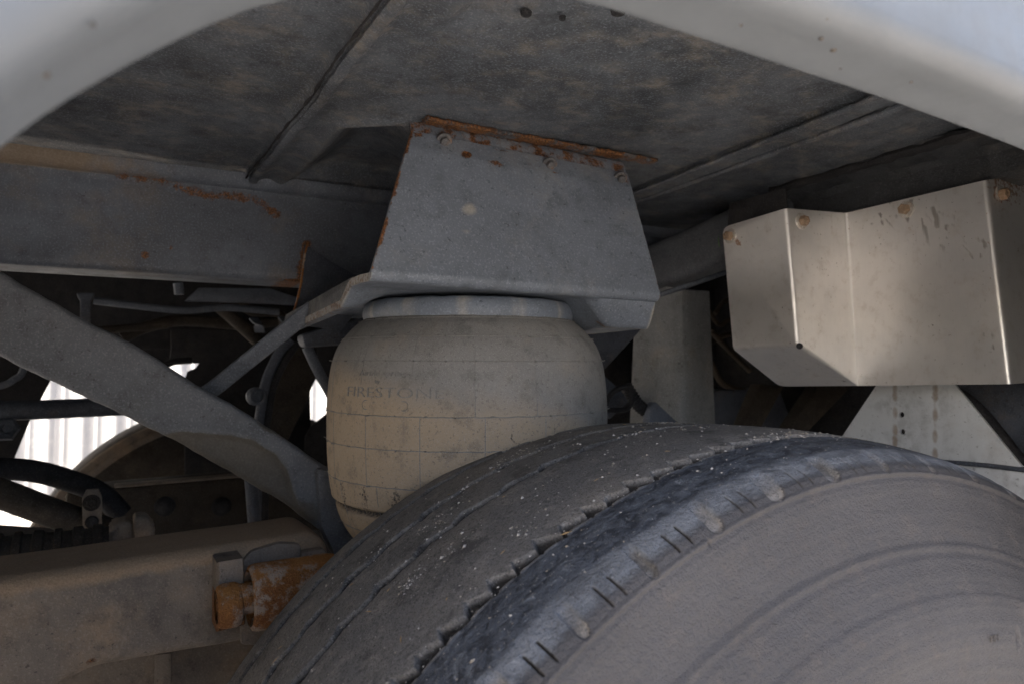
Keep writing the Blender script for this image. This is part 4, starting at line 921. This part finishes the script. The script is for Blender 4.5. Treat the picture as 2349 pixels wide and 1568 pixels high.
# ================================================================== dark parts under the vehicle at the left
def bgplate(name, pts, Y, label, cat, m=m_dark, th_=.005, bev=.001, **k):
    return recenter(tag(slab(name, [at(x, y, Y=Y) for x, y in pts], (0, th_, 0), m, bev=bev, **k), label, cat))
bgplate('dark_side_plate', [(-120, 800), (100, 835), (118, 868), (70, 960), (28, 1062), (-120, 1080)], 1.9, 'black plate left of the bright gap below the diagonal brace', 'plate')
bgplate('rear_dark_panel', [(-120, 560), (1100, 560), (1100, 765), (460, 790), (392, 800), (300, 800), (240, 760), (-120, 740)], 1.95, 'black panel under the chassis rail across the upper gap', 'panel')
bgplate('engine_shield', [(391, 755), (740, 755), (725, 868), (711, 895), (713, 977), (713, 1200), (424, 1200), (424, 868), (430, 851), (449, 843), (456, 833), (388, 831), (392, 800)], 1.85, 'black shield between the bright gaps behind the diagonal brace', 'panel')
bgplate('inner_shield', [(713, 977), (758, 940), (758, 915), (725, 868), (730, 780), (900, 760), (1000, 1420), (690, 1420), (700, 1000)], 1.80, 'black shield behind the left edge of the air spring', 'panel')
fw = thing('far_road_wheel', 'far side tyre seen as a dark curve against the bright wall', 'wheel', tuple(at(560, 1400, Y=2.35)))
# far wheel: its crown curves from lower left up to the brace
e = [at(x, y, Y=2.1) for x, y in ((180, 1075), (240, 1020), (318, 984))]
pa, pb, pc = [np.array([q[0], q[2]]) for q in e]
rad = .52; ch_ = pc - pa; Lc = np.linalg.norm(ch_); pe = np.array([ch_[1], -ch_[0]]) / Lc; cc_ = (pa + pc) / 2 + pe * math.sqrt(rad ** 2 - (Lc / 2) ** 2)
fw.location = (cc_[0], 2.15, cc_[1])
lathe('tyre', [(rad * .55, -.04), (rad * .9, -.06), (rad * .955, -.052), (rad * .965, -.048), (rad * .965, -.040), (rad * .98, -.036), (rad * .99, -.02), (rad, 0), (rad, .22), (rad * .96, .26), (rad * .6, .25)], (cc_[0], 2.15, cc_[1]), (0, 1, 0), m_darkbrown, fw, n=120)
lathe('rim', [(.001, .0), (rad * .5, .0), (rad * .55, -.02)], (cc_[0], 2.15, cc_[1]), (0, 1, 0), m_dark, fw, n=60)
for R0 in (.972, .94):
    n = 140; a = np.linspace(0, 2 * math.pi, n, endpoint=False)
    G = np.array([np.stack([cc_[0] + (rad * R0 + .011 * math.cos(b)) * np.cos(a), 2.103 - .004 * (R0 < .95) + .008 * np.sin(b) + 0 * a, cc_[1] + (rad * R0 + .011 * math.cos(b)) * np.sin(a)], -1) for b in np.linspace(0, 2 * math.pi, 8, endpoint=False)]).transpose(1, 0, 2)
    mk('shoulder_rib', G.reshape(-1, 3), gridF(n, 8, True, True), m_arm, fw)
ax = thing('rear_crossmember', 'dark brown crossmember behind the dusty suspension arm', 'chassis beam', tuple(at(450, 1150, Y=1.5)))
slab('beam_face', [at(x, y, Y=1.5) for x, y in ((150, 1128), (640, 1086), (800, 1080), (800, 1215), (430, 1228), (380, 1262), (150, 1262))], (0, .12, 0), m_darkbrown, ax, bev=.008)
for x in (378, 508):
    lathe('bump_stop', [(.0001, -.010), (.010, -.009), (.016, -.005), (.018, .0)], at(x, 1160, Y=1.5), (0, 1, 0), m_dark, ax, n=24)
slab('top_ledge', [at(x, y, Y=1.495) for x, y in ((262, 1112), (640, 1080), (640, 1087), (262, 1119))], (0, .03, 0), m_arm, ax, bev=.002)
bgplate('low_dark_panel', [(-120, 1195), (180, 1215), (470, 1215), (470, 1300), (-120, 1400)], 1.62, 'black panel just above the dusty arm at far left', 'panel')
def rod(name, pts, Y, r, label, cat, m=m_dark, n=50, **k):
    return recenter(tag(sweep(name, spline([at(x, y, Y=Y if not isinstance(Y, tuple) else lerp(Y[0], Y[1], i / (len(pts) - 1))) for i, (x, y) in enumerate(pts)], n), circ(r, 16), m, **k), label, cat))
rod('tie_rod', ((-120, 948), (0, 942), (130, 937), (300, 930)), 1.5, .0165, 'straight dark grey rod crossing the bright gap at the left', 'rod', m_blue)
rod('fat_hose', ((-120, 1078), (0, 1074), (80, 1080), (150, 1098), (230, 1130), (280, 1180)), 1.4, .0175, 'fat black hose curving across the foot of the bright gap', 'hose')
rod('lower_pipe', ((-120, 1090), (0, 1130), (80, 1160), (190, 1200), (260, 1222)), 1.34, .022, 'thick brown black pipe sloping down under the fat black hose', 'pipe', m_darkbrown)
st_ = thing('strap_bracket', 'brown drilled strap bracket holding the black hose above the dusty arm', 'bracket', tuple(at(212, 1170, Y=1.3)))
slab('strap', [at(x, y, Y=1.30) for x, y in ((188, 1142), (198, 1122), (226, 1120), (234, 1140), (234, 1222), (190, 1226))], (0, .006, 0), m_arm, st_, bev=.001)
bolt(at(210, 1152, Y=1.30), (0, -1, 0), .008, m_darkbrown, st_)
lathe('bolt_hole', [(.0001, 0), (.0075, 0), (.009, -.001), (.0095, .001)], at(211, 1196, Y=1.2985), (0, -1, 0), m_dark, st_, n=18)
fit = thing('pipe_fitting', 'dusty cast pipe fitting sitting behind the arm', 'fitting', tuple(at(300, 1215, Y=1.22)))
slab('fitting_body', [at(x, y, Y=1.22) for x, y in ((248, 1260), (246, 1225), (252, 1205), (272, 1196), (305, 1194), (312, 1215), (312, 1262))], (0, .06, 0), m_arm, fit, bev=.010, seg=3)
slab('fitting_cap', [at(x, y, Y=1.205) for x, y in ((307, 1262), (305, 1192), (312, 1184), (338, 1183), (346, 1195), (356, 1204), (356, 1226), (346, 1230), (347, 1262))], (0, .05, 0), m_arm, fit, bev=.006, seg=3)
bh = sweep('ribbed_boot', spline([at(x, y, Y=1.2) for x, y in ((-120, 1290), (0, 1272), (110, 1262), (250, 1246))], 90), circ(1, 16), m_darkbrown, scale=.027 + .0022 * np.sign(np.sin(np.arange(90) * .55)))
recenter(tag(bh, 'ribbed brown sleeve lying just behind the top of the dusty arm', 'sleeve'))
# upper left details under the rail
bgplate('under_tray', [(424, 690), (456, 660), (620, 662), (705, 690), (690, 700), (560, 694)], 1.6, 'pale grey tray edge under the chassis rail', 'tray', m_rail, .015, .002)
rod('stub_pipe', ((408, 650), (410, 662), (411, 676)), 1.38, .008, 'short stub pipe hanging below the chassis rail', 'pipe', m_rail, n=12)
bgplate('hanger_tab', [(176, 672), (216, 672), (214, 682), (208, 690), (208, 742), (184, 738), (184, 690), (178, 682)], 1.6, 'small dark hanger tab under the chassis rail at left', 'tab', m_blue, .01, .002)
rod('upper_hose', ((280, 775), (330, 752), (420, 735), (560, 745), (640, 735)), 1.7, .012, 'black hose crossing high above the bright gap', 'hose', m_darkbrown)
rod('brake_hose', ((500, 700), (540, 735), (585, 775), (600, 790)), 1.66, .014, 'dark bent hose under the pale tray edge', 'hose', m_darkbrown)
rod('second_brake_hose', ((556, 690), (575, 715), (640, 720), (650, 745)), 1.64, .009, 'thin dark hose right of the bent hose', 'hose', m_darkbrown)
# thin strut rising to the bracket wing, and the leaning panel with pipes behind it
strut = spline([at(440, 922, Y=1.12), at(490, 890, Y=1.10), at(560, 834, Y=1.08), at(655, 758, Y=1.04), at(720, 705, Y=1.02)], 40)
recenter(tag(sweep('slim_strut', strut, rrect(.022, .014, .003), m_rail, up=(0, 1, 0)), 'slim grey strut rising from behind the brace to the bracket wing', 'strut'))
bgplate('leaning_shield', [(640, 800), (700, 790), (735, 850), (722, 870), (700, 930), (660, 1010), (590, 1010)], 1.45, 'dark leaning panel left of the small bright gap', 'panel', m_darkbrown, .02, .003)
rod('grey_pipe', ((668, 780), (640, 810), (612, 870), (600, 930), (592, 1010), (590, 1220)), 1.3, .0085, 'dark upright pipe behind the slim strut', 'pipe', m_blue)
rod('second_pipe', ((684, 782), (656, 822), (628, 880), (616, 940), (608, 1010), (606, 1220)), 1.3, .007, 'thin dark pipe beside the upright pipe', 'pipe', m_dark)
recenter(tag(lathe('pipe_clamp', [(.0001, -.012), (.012, -.011), (.015, -.004), (.015, .008), (.010, .014)], at(586, 908, Y=1.28), (0, -1, 0), m_rail, n=18), 'small grey pipe clamp on the upright pipe', 'clamp'))
rod('short_link', ((704, 795), (725, 840), (760, 905)), 1.2, .0085, 'short dark link above the small bright gap', 'link', m_rail, n=16)
bgplate('saddle_block', [(690, 768), (760, 745), (870, 720), (880, 790), (780, 790), (700, 796)], 1.14, 'dark steel block under the bracket wing', 'block', m_blue, .04, .006)
rod('upper_air_line', ((215, 690), (300, 700), (420, 712), (520, 706), (640, 716)), 1.62, .007, 'thin dusty air line just below the pale tray edge', 'hose', m_rail)
rod('air_line_pair', ((-120, 720), (60, 738), (160, 760), (300, 752), (385, 745)), 1.68, .008, 'dark air line looping under the hanger tab', 'hose', m_darkbrown)
rod('far_gap_bracket', ((362, 842), (380, 836), (402, 829), (440, 826)), 1.70, .007, 'thin curved bracket crossing the bright gap above the brace', 'bracket', m_dark, n=20)
rod('loose_cable', ((-120, 898), (0, 884), (34, 868), (48, 858), (60, 830)), 1.6, .006, 'thin pale cable bent at the far left edge', 'cable', m_rail, n=40)
recenter(tag(lathe('hex_fitting', [(.0001, -.014), (.008, -.014), (.009, -.004), (.020, -.002), (.022, .01), (.018, .016)], at(14, 982, Y=1.5), (0, -1, 0), m_rail, n=6), 'small grey hex fitting at the left edge below the straight rod', 'fitting'))
for k, (x, y) in enumerate(((590, 745), (655, 742))): recenter(tag(sweep('hose_clip', spline([at(x - 8, y - 14, Y=1.6), at(x + 2, y, Y=1.585), at(x + 6, y + 16, Y=1.6)], 14), rrect(.02, .004, .001), m_rail), ('left steel clip on the dark bent hoses', 'right steel clip near the gusset plate')[k], 'clip', 'clips on the bent hoses'))
rod('lower_rods', ((575, 1080), (580, 1150), (586, 1225)), 1.22, .010, 'dark round rod standing behind the end of the dusty arm', 'rod', m_blue, n=14)
bgplate('arm_end_block', [(395, 1240), (520, 1222), (640, 1208), (660, 1225), (400, 1262)], 1.3, 'small grey block behind the top of the dusty arm', 'block', m_rail, .02, .003)
# below the arm
bgplate('lower_crossbeam', [(-160, 1500), (300, 1480), (640, 1430), (640, 1760), (-160, 1760)], 1.15, 'dark brown beam under the dusty arm', 'chassis beam', m_arm, .05, .005)
bgplate('lower_bracket', [(355, 1500), (395, 1496), (395, 1640), (355, 1640)], 1.1, 'upright brown bracket plate under the dusty arm', 'bracket', m_arm, .02, .003)
